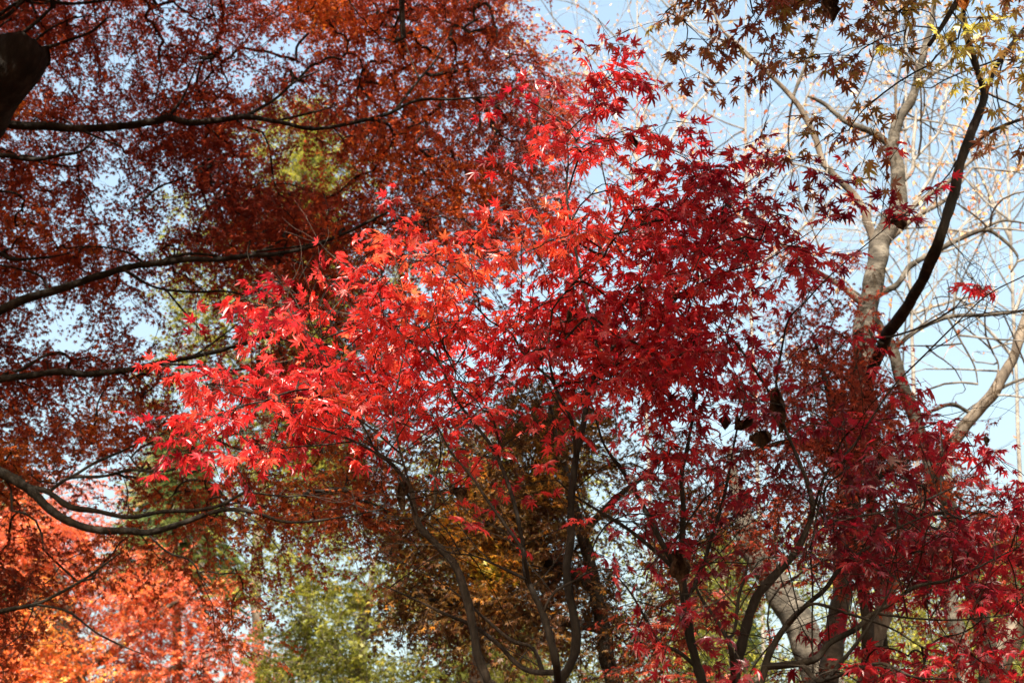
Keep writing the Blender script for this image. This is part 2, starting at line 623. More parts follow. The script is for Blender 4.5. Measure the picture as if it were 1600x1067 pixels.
# ------------------------------------------------------------------ ground
gm = bark_mat("leaf_litter", (0.02, 0.012, 0.007), (0.05, 0.025, 0.013), (0.10, 0.045, 0.02), 6, (1, 1, 1))
mb = MB()
xs = np.linspace(-1, 1, 61)
xs = np.sign(xs) * (np.abs(xs) ** 2.2) * 900
gx, gy = np.meshgrid(xs, xs)
rr = np.hypot(gx, gy)
gz = np.where(rr < 60, (noise3(np.stack([gx, gy, 0 * gx], -1), 6.0) - 0.5) * 0.10, 0)
V = np.stack([gx, gy, gz], -1)
idx = np.arange(61 * 61).reshape(61, 61)
a, b, c, d = idx[:-1, :-1], idx[:-1, 1:], idx[1:, :-1], idx[1:, 1:]
mb.add(V, np.concatenate([np.stack([a, b, c], -1).reshape(-1, 3), np.stack([b, d, c], -1).reshape(-1, 3)]))
ground = mb.build("ground", [gm], smooth=True)
ground["kind"] = "structure"

# ------------------------------------------------------------------ the wood that closes the place in on every side
mb = MB()
nW = 32000
th = rng.uniform(0, 2 * math.pi, nW)
rw = rng.uniform(27, 40, nW)
front = np.clip(np.cos(th) * 1.6 - 0.35, 0, 1)
top = (19.0 * (1 - front) + 7.6 * front) * (0.65 + 0.7 * noise3(np.stack([np.sin(th) * 30, np.cos(th) * 30, 0 * th], -1), 5.0))
zw = rng.random(nW) ** 0.85 * top
pw = np.stack([np.sin(th) * rw, np.cos(th) * rw, zw], -1)
hw = 0.1 + 0.8 * noise3(pw, 4.0) + rng.normal(0, 0.1, nW)
spray(mb, pw, rng.normal(0, 1, (nW, 3)), np.array([0, 0, 1.0]) + rng.normal(0, 0.6, (nW, 3)), np.full(nW, 0.42), hw, OVAL, 3, 0.6, 0.4, 0, None)
nT = 150
tt = rng.uniform(0, 2 * math.pi, nT)
rT = rng.uniform(28, 39, nT)
bT = np.stack([np.sin(tt) * rT, np.cos(tt) * rT, 0 * tt - 0.1], -1)
hT = np.where(np.cos(tt) > 0.2, 6.5, 15.0) * rng.uniform(0.8, 1.0, nT)
PT = np.stack([bT + np.array([0, 0, 1.0]) * (hT * f)[:, None] + rng.normal(0, 0.12, (nT, 3)) * (f > 0) for f in (0, 0.3, 0.6, 1.0)], 1)
tubes(mb, PT, np.stack([np.full(nT, 0.25), np.full(nT, 0.2), np.full(nT, 0.15), np.full(nT, 0.06)], 1), 7, 1)
wood = mb.build("woodland", [BROWN, BARK_MID])
wood["kind"] = "stuff"
wood["label"] = "brown and olive wood closing in all round beyond the trees"

# ================================================================== the old maple at the left
A = Tree("maple_tree", "big old maple with wine red leaves reaching in from the left on dark limbs", "tree", BARK_DARK, WINE, 7.5, rs=0.68)
A.path([(-330, 1150, 75), (-320, 900, 72), (-300, 650, 66), (-280, 420, 60), (-230, 260, 52), (-190, 100, 46), (-170, -80, 38), (-120, -300, 30)], 'trunk', ground=True, sides=18)
A.path([(-330, 560, 62), (-170, 345, 62, 7.2), (-80, 236, 60, 6.9), (8, 116, 60, 6.7), (48, 62, 60, 6.7), (90, 6, 60, 6.7)], sides=32, wig=0.15, sub=9, rough=0.35, cut=float(at(30, 84, 6.7)[2]))
a1 = [(-260, 215, 15), (-100, 190, 13), (0, 193, 9), (70, 200, 9), (150, 200, 8.5), (240, 190, 8.5), (262, 184, 8), (300, 192, 7.5), (350, 188, 7), (385, 183, 6.5), (430, 190, 5), (480, 202, 4.5), (530, 197, 4.2), (600, 180, 4), (650, 158, 3.5), (700, 155, 3), (762, 152, 2)]
A.path(a1, wig=0.5)
A.path([(385, 184, 4.5), (430, 155, 3.5), (462, 128, 2.5), (500, 110, 1.5)])
A.path([(615, 175, 3.5), (655, 125, 3), (680, 95, 2), (700, 60, 1.2)])
A.path([(655, 128, 2), (645, 100, 1.5), (630, 60, 1)])
A.path([(430, 188, 3), (480, 178, 2.5), (520, 168, 1.5)])
A.path([(262, 182, 4), (285, 155, 2.5), (300, 120, 2), (312, 90, 1)])
A.path([(-220, 262, 9), (-80, 240, 7), (0, 243, 5.5), (45, 249, 5), (90, 244, 4), (126, 237, 3), (150, 215, 2)])
A.path([(125, 206, 3), (160, 218, 2.4), (190, 228, 1.4)])
A.path([(-160, 20, 8), (-60, 40, 6), (0, 30, 4.5), (28, 10, 4), (60, -20, 3)])
A.path([(-150, 90, 8), (-40, 70, 6), (10, 66, 4.5), (45, 45, 4), (84, 8, 3), (110, -20, 2)])
A.path([(-20, 12, 4), (40, 0, 4), (105, 6, 3.5), (140, 4, 3), (200, -3, 2)])
A.path([(-60, 110, 7), (20, 78, 5), (70, 74, 4), (110, 62, 3.5), (142, 50, 3), (168, 28, 2)])
A.path([(40, 76, 3), (75, 48, 2.4), (120, 25, 1.5)])
a3 = [(-280, 590, 16), (-120, 540, 13), (0, 485, 10), (40, 466, 10), (80, 455, 9.5), (120, 442, 8.5), (150, 432, 8), (200, 420, 7.5), (260, 408, 7), (330, 405, 6), (390, 400, 5.5), (430, 397, 5), (480, 385, 4.5), (540, 365, 3.8), (590, 340, 3), (622, 325, 1.8)]
A.path(a3, wig=0.5)
A.path([(235, 412, 4), (285, 398, 3.5), (325, 398, 3.2), (360, 403, 3), (410, 392, 2.6), (470, 384, 2.2), (520, 372, 1.4)])
A.path([(195, 422, 3.5), (240, 448, 3), (300, 456, 2.8), (350, 455, 2.5), (385, 460, 1.8), (430, 445, 1)])
A.path([(262, 452, 2.6), (280, 478, 2.3), (300, 500, 2), (325, 530, 1.2)])
A.path([(430, 396, 2.6), (470, 412, 2.2), (500, 432, 1.3)])
A.path([(80, 452, 3), (60, 430, 2.6), (20, 418, 2), (-20, 412, 1.5)])
A.path([(-200, 370, 9), (-60, 380, 7), (0, 396, 5), (22, 405, 4), (78, 402, 2.4), (110, 395, 1.5)])
A.path([(225, 415, 3), (200, 395, 2.6), (150, 385, 2), (100, 388, 1.2)])
A.path([(-300, 640, 13), (-120, 610, 10), (0, 592, 8), (100, 583, 7.5), (150, 582, 7), (200, 577, 6.5), (240, 567, 6), (285, 560, 5), (330, 550, 5), (390, 535, 3.8), (416, 527, 3), (470, 535, 2), (510, 538, 1.2)], wig=0.5)
A.path([(240, 566, 3), (290, 570, 2.6), (350, 578, 2), (400, 575, 1.3)])
A.path([(300, 556, 2.6), (340, 530, 2), (380, 500, 1.3)])
A.path([(225, 310, 3), (250, 292, 2.6), (280, 280, 2), (310, 262, 1)], Y=7.6)
# unseen limbs added to this tree, arching overhead to carry its shading leaves
A.path([(-4.7, 7.9, 7.5, 0.19), (-4.6, 7.2, 9.6, 0.15), (-3.8, 6.2, 10.6, 0.12), (-2.4, 5.4, 11.2, 0.09), (-0.9, 4.9, 11.3, 0.06), (0.6, 4.6, 11.0, 0.03)], world=True)
A.path([(-4.6, 7.8, 5.0, 0.17), (-4.6, 6.6, 7.6, 0.13), (-3.8, 5.4, 8.6, 0.10), (-2.6, 4.6, 9.0, 0.07), (-1.2, 4.2, 9.0, 0.05), (0.2, 4.0, 8.8, 0.03)], world=True)
A.path([(-4.6, 7.8, 4.0, 0.15), (-4.5, 6.2, 5.8, 0.11), (-3.6, 4.8, 6.8, 0.08), (-2.4, 4.0, 7.0, 0.06), (-1.0, 3.6, 7.0, 0.03)], world=True)

GA = grid([
    (-100, -150, "8 8 8 8 8 8 8 8 8 8 8 7 7 8 8 8 8 8 6 4 2"),
    (-50, -150, "8 8 8 9 8 8 7 7 7 8 8 7 8 8 8 8 8 8 6 3"),
    (0, -150, "8 8 9 9 9 8 6 6 6 8 8 6 8 9 8 8 8 8 6 1"),
    (50, -150, "8 8 8 8 8 6 5 5 6 7 5 1 3 8 6 8 8 8 8 6 1"),
    (100, -150, "8 8 7 5 4 3 4 5 3 4 2 4 6 8 8 8 8 8 8 8 6"),
    (150, -150, "8 8 8 8 8 6 7 7 8 8 6 6 6 7 8 8 8 8 8 8 7 2"),
    (200, -150, "8 8 7 5 6 7 5 7 8 9 7 3 3 5 8 8 8 8 8 8 7 3"),
    (250, -150, "8 8 8 7 4 6 2 6 7 9 8 4 3 3 6 8 8 8 8 8 7 3"),
    (300, -150, "8 8 8 7 6 6 4 6 3 7 9 9 8 8 8 8 8 8 8 8 7 3"),
    (350, -150, "8 8 8 8 8 7 6 2 6 8 9 9 9 9 8 7 6 7 8 8 4"),
    (400, -150, "8 8 8 8 7 7 6 4 6 7 7 8 8 8 7 6 4 5 5 4"),
    (450, -150, "8 8 8 5 3 4 5 4 1 2 3 5 7 7 6 4 3 3"),
    (500, -150, "8 8 8 6 1 1 4 5 3 3 3 4 6 6 6 4 3 2"),
    (550, -150, "8 8 8 8 7 7 7 6 5 6 6 7 7 7 6 4"),
    (600, -150, "8 8 8 6 5 2 3 6 4 4 4 4 5 5 4 2"),
    (650, -150, "8 8 8 7 6 6 7 6 4 3 3 2 2 2"),
])
pA, xyA = sample(GA, 8.5, 1.0, FSZ, FAR, 10, gain=1.05, nscale=0.5)
hA = spots(xyA, 0.34, [(490, 20, 55, .4), (560, 60, 45, .2), (650, 120, 55, .32), (690, 50, 40, .12), (600, 240, 65, .25), (730, 300, 55, .3), (20, 170, 50, .4), (345, 165, 40, .15), (40, 360, 60, .3), (150, 385, 50, .2), (165, 655, 40, .6), (560, 420, 60, .15), (790, 220, 60, -.2), (300, 300, 120, -.12), (620, 130, 190, .05), (700, 250, 120, .06)])  # orange spots put the canopy's sunlit patches into the leaf colour
A.leafspray(pA, hA, FSZ, FAR, 5, r0=0.0011, lim=0.012)

# ------------------------------------------------------------------ lower maple at the left
B = Tree("maple_tree", "maple with rust brown leaves whose long dark limb sags into the lower left", "tree", BARK_DARK, RUST, 7.0)
B.path([(-420, 1250, 60), (-400, 1000, 56), (-380, 800, 50), (-350, 640, 42), (-330, 480, 30)], 'trunk', ground=True, sides=16)
B.path([(-385, 760, 34), (-250, 700, 22), (-110, 706, 17), (0, 740, 13), (40, 762, 11), (75, 795, 9.5), (110, 815, 8.5), (150, 826, 8.5), (200, 831, 8), (235, 832, 7.5), (290, 815, 6), (350, 795, 5), (400, 800, 4), (450, 815, 3.4), (520, 810, 2.6), (600, 795, 1.6)], wig=0.5)
B.path([(40, 760, 7), (75, 769, 6.5), (110, 792, 7), (150, 797, 5.5), (200, 808, 5), (250, 800, 4.5), (305, 797, 4.2), (345, 788, 4), (385, 770, 2.8), (450, 775, 2), (530, 770, 1.2)])
B.path([(80, 768, 4.5), (110, 746, 4), (160, 744, 3.5), (205, 734, 3.2), (260, 736, 2.5), (300, 716, 2), (330, 690, 1.2)])
B.path([(110, 746, 4), (150, 722, 3.6), (190, 705, 3), (230, 685, 1.6)])
B.path([(232, 835, 3), (262, 862, 2.6), (298, 876, 2.4), (316, 905, 1.4)])
B.path([(345, 790, 2.4), (400, 815, 2), (430, 850, 1.6), (450, 880, 1)])
B.path([(-300, 960, 10), (-100, 970, 7), (0, 955, 5), (55, 944, 4.2), (95, 925, 3.5), (140, 898, 2.8), (190, 862, 1.5)])
B.path([(55, 944, 3), (105, 955, 2.6), (150, 988, 2.2), (190, 1008, 1.8), (225, 1022, 1)])
B.path([(360, 680, 3), (380, 672, 2.6), (330, 690, 2), (240, 720, 1.2)])
B.path([(-4.9, 7.5, 3.0, 0.14), (-4.6, 5.6, 4.8, 0.10), (-3.6, 4.4, 5.9, 0.07), (-2.2, 3.8, 6.3, 0.05), (-0.8, 3.6, 6.4, 0.03)], world=True)
GB = grid([
    (650, -150, "7 7 7 3 3 2 2 2 2 2 2 2 3 4 5 5 4 2"),
    (700, -150, "8 8 8 8 6 3 2 1 3 3 4 5 5 6 7 5 3"),
    (750, -150, "6 6 6 4 1 1 2 4 5 6 7 7 7 7 8 6 2"),
    (800, -150, "5 5 4 1 0 0 3 5 6 6 7 7 6 5 6 5 1"),
    (850, -150, "7 7 6 4 2 3 5 5 4 4 5 4 3 3 2 2"),
    (900, -150, "8 8 8 7 6 5 2 1 1 3 4 3 2 1 1"),
    (950, -150, "7 7 7 5 2 1 0 1 1 2 3 2"),
    (1000, -150, "5 5 5 2 0 0 0 0 1 1 1 1"),
    (1050, -150, "5 5 5 1 0 0 0 0 1 1 1 1"),
    (1100, -150, "7 7 7 5 2 1 1 1 1 1 1 1"),
])
pB, xyB = sample(GB, 7.9, 0.9, FSZ, FAR, 10, gain=1.0, nscale=0.5)
hB = spots(xyB, 0.38, [(500, 740, 50, .25), (30, 700, 80, .2), (50, 850, 80, -.3), (20, 1000, 60, -.3)])
B.leafspray(pB, hB, FSZ, FAR, 5, r0=0.0011, lim=0.012)

# ================================================================== the young red maples near the camera
YN = 3.7
T1 = Tree("red_maple_tree", "slender red maple whose dark stem forks under the brightest red leaves", "tree", BARK_STEM, RED, YN)
T1.path([(872, 1120, 15), (874, 1067, 14), (888, 1045, 11), (901, 1011, 10.5), (898, 964, 10), (889, 926, 10), (884, 882, 9.5), (891, 842, 9), (893, 775, 8.5), (901, 707, 8), (912, 660, 7.5), (922, 600, 6.5), (938, 575, 5.5), (930, 530, 4.6), (915, 470, 4), (905, 420, 3.6), (895, 370, 3), (885, 300, 2.6), (888, 250, 2.2), (884, 210, 1.4)], 'trunk', ground=True, sides=12, wig=0.4)
T1.path([(938, 577, 4.4), (960, 540, 4), (1000, 505, 3.6), (1040, 475, 3.2), (1065, 462, 3), (1120, 430, 2.2), (1200, 405, 1.6), (1270, 360, 1)], Y=3.75)
T1.path([(874, 1060, 10), (867, 1030, 9.5), (859, 994, 9), (849, 960, 8), (836, 930, 7), (824, 905, 6.5), (819, 880, 6), (817, 852, 5.5), (800, 775, 4.6), (773, 707, 4.2), (739, 660, 3.6), (709, 617, 3), (685, 559, 2.4), (675, 532, 1.6), (668, 490, 1)], Y=3.62)
T1.path([(824, 900, 5), (818, 868, 4.6), (810, 849, 4.2), (766, 788, 3.8), (735, 742, 3.2), (705, 707, 2.8), (686, 670, 1.8), (672, 640, 1)], Y=3.55)
T1.path([(910, 690, 4.5), (894, 660, 4.2), (874, 620, 3.8), (861, 593, 3.4), (834, 570, 3), (817, 552, 2.8), (797, 519, 2.6), (766, 502, 2.2), (739, 475, 1.8), (719, 468, 1.2)], Y=3.6)
T1.path([(861, 594, 3), (857, 552, 2.8), (862, 495, 2.4), (867, 478, 2.2), (901, 438, 1.9), (952, 394, 1.2)], Y=3.55)
T1.path([(868, 1066, 7), (820, 1045, 6), (776, 1004, 5.5), (739, 977, 4.6), (692, 957, 3.6), (648, 936, 2.6), (600, 915, 1.5)], Y=3.85)
T1.path([(862, 1028, 5), (832, 1012, 4.8), (800, 1000, 4.4), (760, 968, 3.8), (735, 945, 2.8), (705, 920, 1.6)], Y=3.8)
T1.path([(849, 958, 3.4), (856, 940, 3.2), (870, 922, 3), (900, 905, 2.4), (925, 892, 2), (960, 888, 1.4)], Y=3.6)
T1.path([(824, 905, 3.2), (800, 895, 3), (770, 880, 2.8), (740, 868, 2.4), (700, 862, 1.6), (680, 850, 1)], Y=3.6)

T2 = Tree("red_maple_tree", "young red maple with a stem curving up left into pale bare twigs", "tree", BARK_STEM, RED, 3.75)
T2.path([(775, 1130, 13), (763, 1065, 11.5), (749, 1028, 11), (741, 987, 10.5), (734, 950, 10), (724, 920, 9.5), (712, 889, 9), (695, 866, 8.5), (672, 842, 8), (655, 822, 7.5), (646, 795, 6.5), (643, 768, 5.8), (631, 747, 5), (614, 727, 4.2), (597, 714, 3.6), (560, 692, 3), (520, 676, 2.6), (470, 662, 2), (420, 640, 1.3)], 'trunk', ground=True, sides=12, wig=0.4)
T2.path([(662, 815, 3.6), (678, 788, 3.2), (680, 751, 2.8), (687, 720, 2.5), (692, 690, 2), (683, 655, 1.8), (682, 593, 1.6), (665, 570, 1.5), (645, 532, 1.2), (620, 510, .9)], bark=BARK_PALE)
T2.path([(633, 745, 3), (626, 708, 2.6), (616, 664, 2.2), (614, 630, 2.1), (621, 600, 2), (631, 552, 1.8), (638, 519, 1.7), (631, 468, 1.5), (624, 431, 1.2), (615, 395, .8)], bark=BARK_PALE, Y=3.65)
T2.path([(614, 727, 3), (590, 706, 2.8), (570, 670, 2.4), (545, 632, 2.2), (520, 590, 1.8), (505, 540, 1.6), (498, 480, 1.2)], Y=3.7)
T2.path([(600, 715, 2.6), (560, 655, 2.2), (500, 632, 1.9), (440, 628, 1.6), (380, 620, 1.4), (320, 600, 1)], Y=3.6)
T2.path([(560, 692, 2.2), (500, 695, 2), (440, 700, 1.7), (380, 715, 1.3), (320, 735, .9)], Y=3.8)
T2.path([(697, 700, 1.6), (700, 645, 1.5), (706, 610, 1.4), (712, 590, 1.2), (705, 560, .9)], bark=BARK_PALE, Y=3.6)
T2.path([(706, 612, 1.3), (730, 608, 1.2), (752, 600, .9)], bark=BARK_PALE, Y=3.6)
T2.path([(646, 795, 3), (640, 780, 3.4), (632, 765, 3), (622, 745, 2)], Y=3.7)

T3 = Tree("red_maple_tree", "red maple with an upright dark stem and a long limb slanting up left", "tree", BARK_DARK, RED, 3.95)
T3.path([(1108, 1130, 13), (1097, 1065, 12), (1088, 1038, 11.5), (1080, 1011, 11), (1074, 975, 10.5), (1070, 943, 10), (1066, 905, 9), (1065, 876, 8.5), (1066, 830, 7.5), (1067, 791, 6.5), (1064, 740, 5.5), (1075, 690, 4.5), (1085, 620, 3.5), (1080, 560, 2.6), (1092, 500, 1.6)], 'trunk', ground=True, sides=12, wig=0.5)
T3.path([(1064, 895, 7), (1046, 869, 6.5), (1026, 832, 6.2), (1002, 785, 5.8), (985, 756, 5), (972, 734, 4.6), (955, 712, 4), (942, 690, 3), (930, 650, 2), (925, 630, 1)], Y=3.9)
T3.path([(1064, 905, 5), (1043, 878, 4.8), (1002, 842, 4.5), (975, 822, 4.2), (952, 808, 4), (925, 792, 3.2), (898, 775, 2.4), (870, 750, 1.4)], Y=3.95)
T3.path([(1080, 945, 5), (1094, 896, 4.8), (1111, 842, 4.4), (1127, 791, 4), (1141, 727, 3.2), (1150, 680, 2.4), (1165, 620, 1.5)], Y=4.0)
T3.path([(1066, 850, 3), (1085, 800, 2.6), (1110, 770, 2.2), (1150, 740, 1.5)], Y=3.9)
T3.path([(1090, 1045, 6), (1060, 1018, 5), (1030, 1005, 4.4), (1008, 965, 3.4), (985, 925, 2.4), (960, 895, 1.4)], Y=3.95)

T4 = Tree("red_maple_tree", "red maple with a thick crooked stem and a shrivelled seed bundle on its thin leader", "tree", BARK_STEM, RED, 3.8)
T4.path([(1146, 1130, 14), (1150, 1050, 12.5), (1160, 1005, 12), (1171, 963, 11), (1185, 930, 10.5), (1205, 906, 10), (1239, 869, 9), (1252, 848, 8.2), (1259, 828, 7.6), (1269, 795, 6.6), (1262, 758, 5.2), (1249, 724, 4.2), (1235, 690, 3.8), (1218, 645, 3.4), (1213, 600, 3), (1220, 550, 2.7), (1232, 500, 2.4), (1260, 470, 2), (1300, 428, 1.7), (1390, 352, 1.2), (1420, 330, .8)], 'trunk', ground=True, sides=12, wig=0.4)
T4.path([(1215, 650, 3), (1202, 613, 3), (1161, 552, 2.6), (1138, 525, 2), (1110, 500, 1.2)])
T4.path([(1151, 1062, 7), (1143, 1020, 6), (1131, 987, 5), (1115, 962, 4.4), (1097, 936, 4), (1088, 910, 3), (1105, 880, 2.4), (1180, 880, 1.3)], Y=3.7)
T4.path([(1139, 1010, 4), (1148, 985, 4), (1155, 930, 3.6), (1165, 900, 3), (1170, 870, 1.8)], Y=3.75)
T4.path([(1262, 770, 3.4), (1290, 740, 3), (1330, 700, 2.5), (1357, 660, 2.3), (1397, 603, 2.2), (1441, 559, 2), (1495, 505, 1.8), (1543, 461, 1.6), (1600, 431, 1.3), (1640, 410, 1)], Y=3.65)
T4.path([(1268, 800, 3.4), (1300, 812, 3), (1345, 806, 2.6), (1400, 795, 2), (1450, 780, 1.3)], Y=3.9)
T4.path([(1267, 795, 3.2), (1290, 762, 2.8), (1320, 735, 2.2), (1350, 715, 1.3)], Y=3.9)
T4.path([(1269, 790, 2.4), (1268, 860, 2.3), (1270, 910, 2.2), (1269, 980, 2), (1270, 1060, 2)], Y=3.6)

T5 = Tree("red_maple_tree", "low red maple with thin stems spreading right under crimson layers", "tree", BARK_DARK, RED, 3.6)
T5.path([(1170, 1130, 9), (1188, 1065, 8), (1202, 1018, 7.5), (1229, 977, 7), (1262, 943, 6), (1290, 920, 5), (1313, 889, 4.4), (1347, 862, 3.8), (1381, 839, 2.8), (1430, 812, 2), (1500, 790, 1.2)], 'trunk', ground=True, sides=10, wig=0.4)
T5.path([(1262, 1050, 8), (1269, 1031, 7.5), (1296, 1004, 7), (1340, 980, 6), (1360, 960, 5.2), (1397, 940, 4.6), (1431, 916, 4), (1482, 906, 3.4), (1522, 889, 2.5), (1580, 860, 1.5), (1630, 840, 1)], Y=3.55)
T5.path([(1240, 960, 4), (1269, 943, 3.5), (1323, 957, 3.2), (1364, 970, 2.8), (1400, 985, 2.2), (1440, 1010, 1.6), (1500, 1035, 1)], Y=3.5)
T5.path([(1250, 1090, 6), (1283, 1065, 5), (1318, 1030, 4.6), (1347, 994, 4), (1362, 970, 3.2), (1385, 935, 2.2), (1400, 900, 1.2)], Y=3.5)
T5.path([(1290, 1070, 4), (1330, 1050, 4), (1377, 1036, 3.6), (1431, 1058, 2.8), (1500, 1060, 1.6)], Y=3.4)
T5.path([(1360, 968, 3), (1430, 966, 2.4), (1500, 968, 1.8), (1580, 960, 1.1)], Y=3.6)

GR = grid([
    (50, 850, "0 2 1"),
    (100, 750, "0 1 5 6 6 1"),
    (150, 750, "2 3 5 6 6 1 3"),
    (200, 750, "1 2 5 6 6 2 5 3 4 1 2 0 1 2 1"),
    (250, 800, "1 5 4 5 5 6 5 4 4 1 2 2 1 1"),
    (300, 600, "1 2 1 1 2 6 6 7 8 8 7 7 6 1 1 2 2 1"),
    (350, 550, "5 6 3 4 6 6 7 7 8 9 8 7 6 4 4 1 0 0"),
    (400, 500, "3 7 7 7 6 5 6 7 8 8 8 8 8 6 5 3 2 0 0 0"),
    (450, 350, "2 4 6 6 7 8 8 8 6 8 8 8 8 8 8 8 5 2 1 1 1 0 0 1"),
    (500, 300, "1 1 3 6 7 7 8 8 8 7 9 9 9 9 9 9 8 5 2 1 2"),
    (550, 200, "0 4 6 6 7 8 8 8 7 8 8 8 8 8 8 9 9 9 7 5 2 1 2 3 0 0 0 1"),
    (600, 250, "4 7 7 7 8 8 8 8 7 8 6 4 3 5 8 9 9 8 6 2 2 3 4 3 0 1 0"),
    (650, 150, "0 1 4 5 5 6 7 5 3 4 4 4 4 3 2 4 6 7 7 7 6 6 7 6 5 5 3 0 1"),
    (700, 250, "3 3 4 4 2 1 1 1 1 2 4 3 2 2 3 4 4 4 4 3 3 4 4 5 5 4 1 0"),
    (750, 700, "1 4 4 1 2 2 2 4 4 3 2 2 3 4 5 5 4 5 4"),
    (800, 800, "2 2 3 3 3 4 4 3 2 3 5 7 8 8 8 8 8"),
    (850, 850, "2 2 3 4 4 4 3 2 3 5 7 8 8 8 7 7"),
    (900, 900, "2 3 3 3 2 1 0 0 4 4 4 4 5 6 6"),
    (950, 900, "1 2 3 3 1 0 0 1 3 3 4 5 5 5 5"),
    (1000, 950, "2 3 2 1 0 1 1 3 6 7 7 6 6 6"),
    (1050, 950, "2 2 2 1 1 3 3 5 7 7 7 7 6 6"),
])
near = [T1, T2, T3, T4, T5]
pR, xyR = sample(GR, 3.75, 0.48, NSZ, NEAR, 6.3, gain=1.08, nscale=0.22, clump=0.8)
hR = spots(xyR, 0.49, [(900, 300, 90, .30), (620, 380, 90, .2), (780, 380, 90, .25), (700, 470, 80, .2), (560, 590, 90, .12), (1000, 600, 150, -.06), (1150, 250, 120, -.22), (1350, 300, 150, -.25), (1450, 850, 240, -.36), (1150, 850, 180, -.34), (1250, 620, 140, -.22), (1000, 900, 120, -.2), (880, 150, 100, -.12)], 0.09)  # sunlit parts painted brighter, shaded lower right painted darker crimson
own = np.stack([np.array([np.sqrt(((np.concatenate(t.nodes)[::3] - p) ** 2).sum(1).min()) for p in pR]) for t in near], 1).argmin(1)
for k, t in enumerate(near):
    m = own == k
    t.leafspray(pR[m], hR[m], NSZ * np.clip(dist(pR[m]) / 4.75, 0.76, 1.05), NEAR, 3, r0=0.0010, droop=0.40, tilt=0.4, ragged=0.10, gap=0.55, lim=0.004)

withered(T4.root, 1215, 645, 24, 74, 3.78, DRY)
withered(T1.root, 1054, 464, 24, 18, 3.72, DRY)
withered(T1.root, 889, 496, 9, 24, 3.5, DRY)
withered(T2.root, 715, 772, 26, 20, 3.7, DRY, 0.3)
withered(T2.root, 628, 775, 22, 54, 3.7, DRY)
withered(T3.root, 1062, 892, 28, 66, 3.85, DRY)
withered(T4.root, 1160, 668, 40, 26, 3.8, DRY)
withered(T4.root, 1188, 690, 30, 34, 3.8, DRY)
withered(T4.root, 1132, 662, 20, 22, 3.8, DRY)
withered(T1.root, 984, 225, 12, 30, 3.6, DRY, 0.5)
withered(T4.root, 1541, 690, 9, 17, 3.7, DRY)
withered(T4.root, 1405, 352, 26, 12, 3.75, DRY)

# ================================================================== the brown-leaved maple over the camera
Lt = Tree("maple_tree", "maple with olive brown star leaves hanging from the top right corner", "tree", BARK_DARK, OLIVE, 3.2, base=(3.6, 1.2, 0.0))
Lt.path([(3.6, 1.2, -0.1, 0.20), (3.58, 1.2, 1.0, 0.15), (3.5, 1.25, 2.6, 0.13), (3.3, 1.3, 4.2, 0.11), (3.1, 1.3, 5.6, 0.08), (3.0, 1.1, 7.0, 0.05)], 'trunk', world=True, sides=16)
Lt.path([(3.3, 1.3, 4.3, 0.07), (2.5, 2.2, 5.0, 0.05), (1.9, 2.9, 5.2, 0.035), (1.2, 3.3, 5.15, 0.022), (0.6, 3.5, 5.0, 0.012)], world=True)
Lt.path([(1.9, 2.9, 5.2, 0.02), (1.5, 3.15, 4.85, 0.012), (1.25, 3.25, 4.5, 0.006)], world=True)
Lt.path([(2.3, 2.45, 5.05, 0.02), (1.8, 3.1, 4.7, 0.010), (1.55, 3.3, 4.4, 0.005)], world=True)
Lt.path([(3.2, 1.3, 5.0, 0.06), (2.2, 1.3, 5.9, 0.05), (1.2, 1.2, 6.4, 0.04), (0.2, 1.1, 6.7, 0.03), (-0.9, 1.0, 6.8, 0.015)], world=True)  # this and the next limbs are added, unseen, to hold sun-blocking leaves
Lt.path([(3.05, 1.2, 6.0, 0.05), (2.2, 0.6, 6.6, 0.04), (1.3, 0.2, 7.0, 0.03), (0.4, 0.0, 7.2, 0.015)], world=True)
Lt.path([(3.3, 1.3, 4.0, 0.05), (2.6, 1.4, 4.9, 0.04), (2.0, 1.3, 5.3, 0.03), (1.2, 1.2, 5.5, 0.015)], world=True)
Lt.path([(3.1, 1.3, 5.6, 0.07), (3.0, 2.4, 7.4, 0.055), (2.8, 3.4, 8.3, 0.045), (2.6, 4.2, 8.9, 0.03), (2.3, 5.0, 9.4, 0.015)], world=True)
Lt.path([(3.0, 2.4, 7.4, 0.04), (2.2, 3.2, 7.9, 0.03), (1.5, 3.8, 8.3, 0.015)], world=True)
GL = grid([
    (-100, 850, "0 0 0 1 3 6 7 7 7 7 7 6 6 6 6 6"),
    (-50, 850, "0 1 1 3 6 7 7 7 7 7 7 6 6 6 6 6"),
    (0, 850, "0 2 1 3 6 7 6 6 6 6 6 5 5 5 6 6"),
    (50, 900, "1 0 0 5 6 6 5 5 5 5 3 4 4 5 5"),
    (100, 1050, "2 4 5 5 3 4 3 1 2 3 5 5"),
    (150, 1150, "2 1 3 4 4 1 0 1 4 4"),
    (200, 1200, "1 4 2 3 0 0 0 1"),
    (250, 1250, "2 0 1"),
])
pL, xyL = sample(GL, 3.3, 0.25, 0.060, NEAR, 4.5, gain=0.7, nscale=0.2, clump=0.35)
hL = spots(xyL, 0.40, [(1480, 20, 70, .35), (1570, 130, 60, .45), (1520, 40, 60, .3)], 0.20)
Lt.leafspray(pL, hL, 0.060, NEAR, 2, r0=0.0009, droop=0.6, tilt=0.5, ragged=0.1, gap=0.6, lim=0.004)
withered(Lt.root, 1300, 12, 26, 66, 3.1, DRY)
withered(Lt.root, 1503, 8, 22, 26, 3.1, DRY_OR)

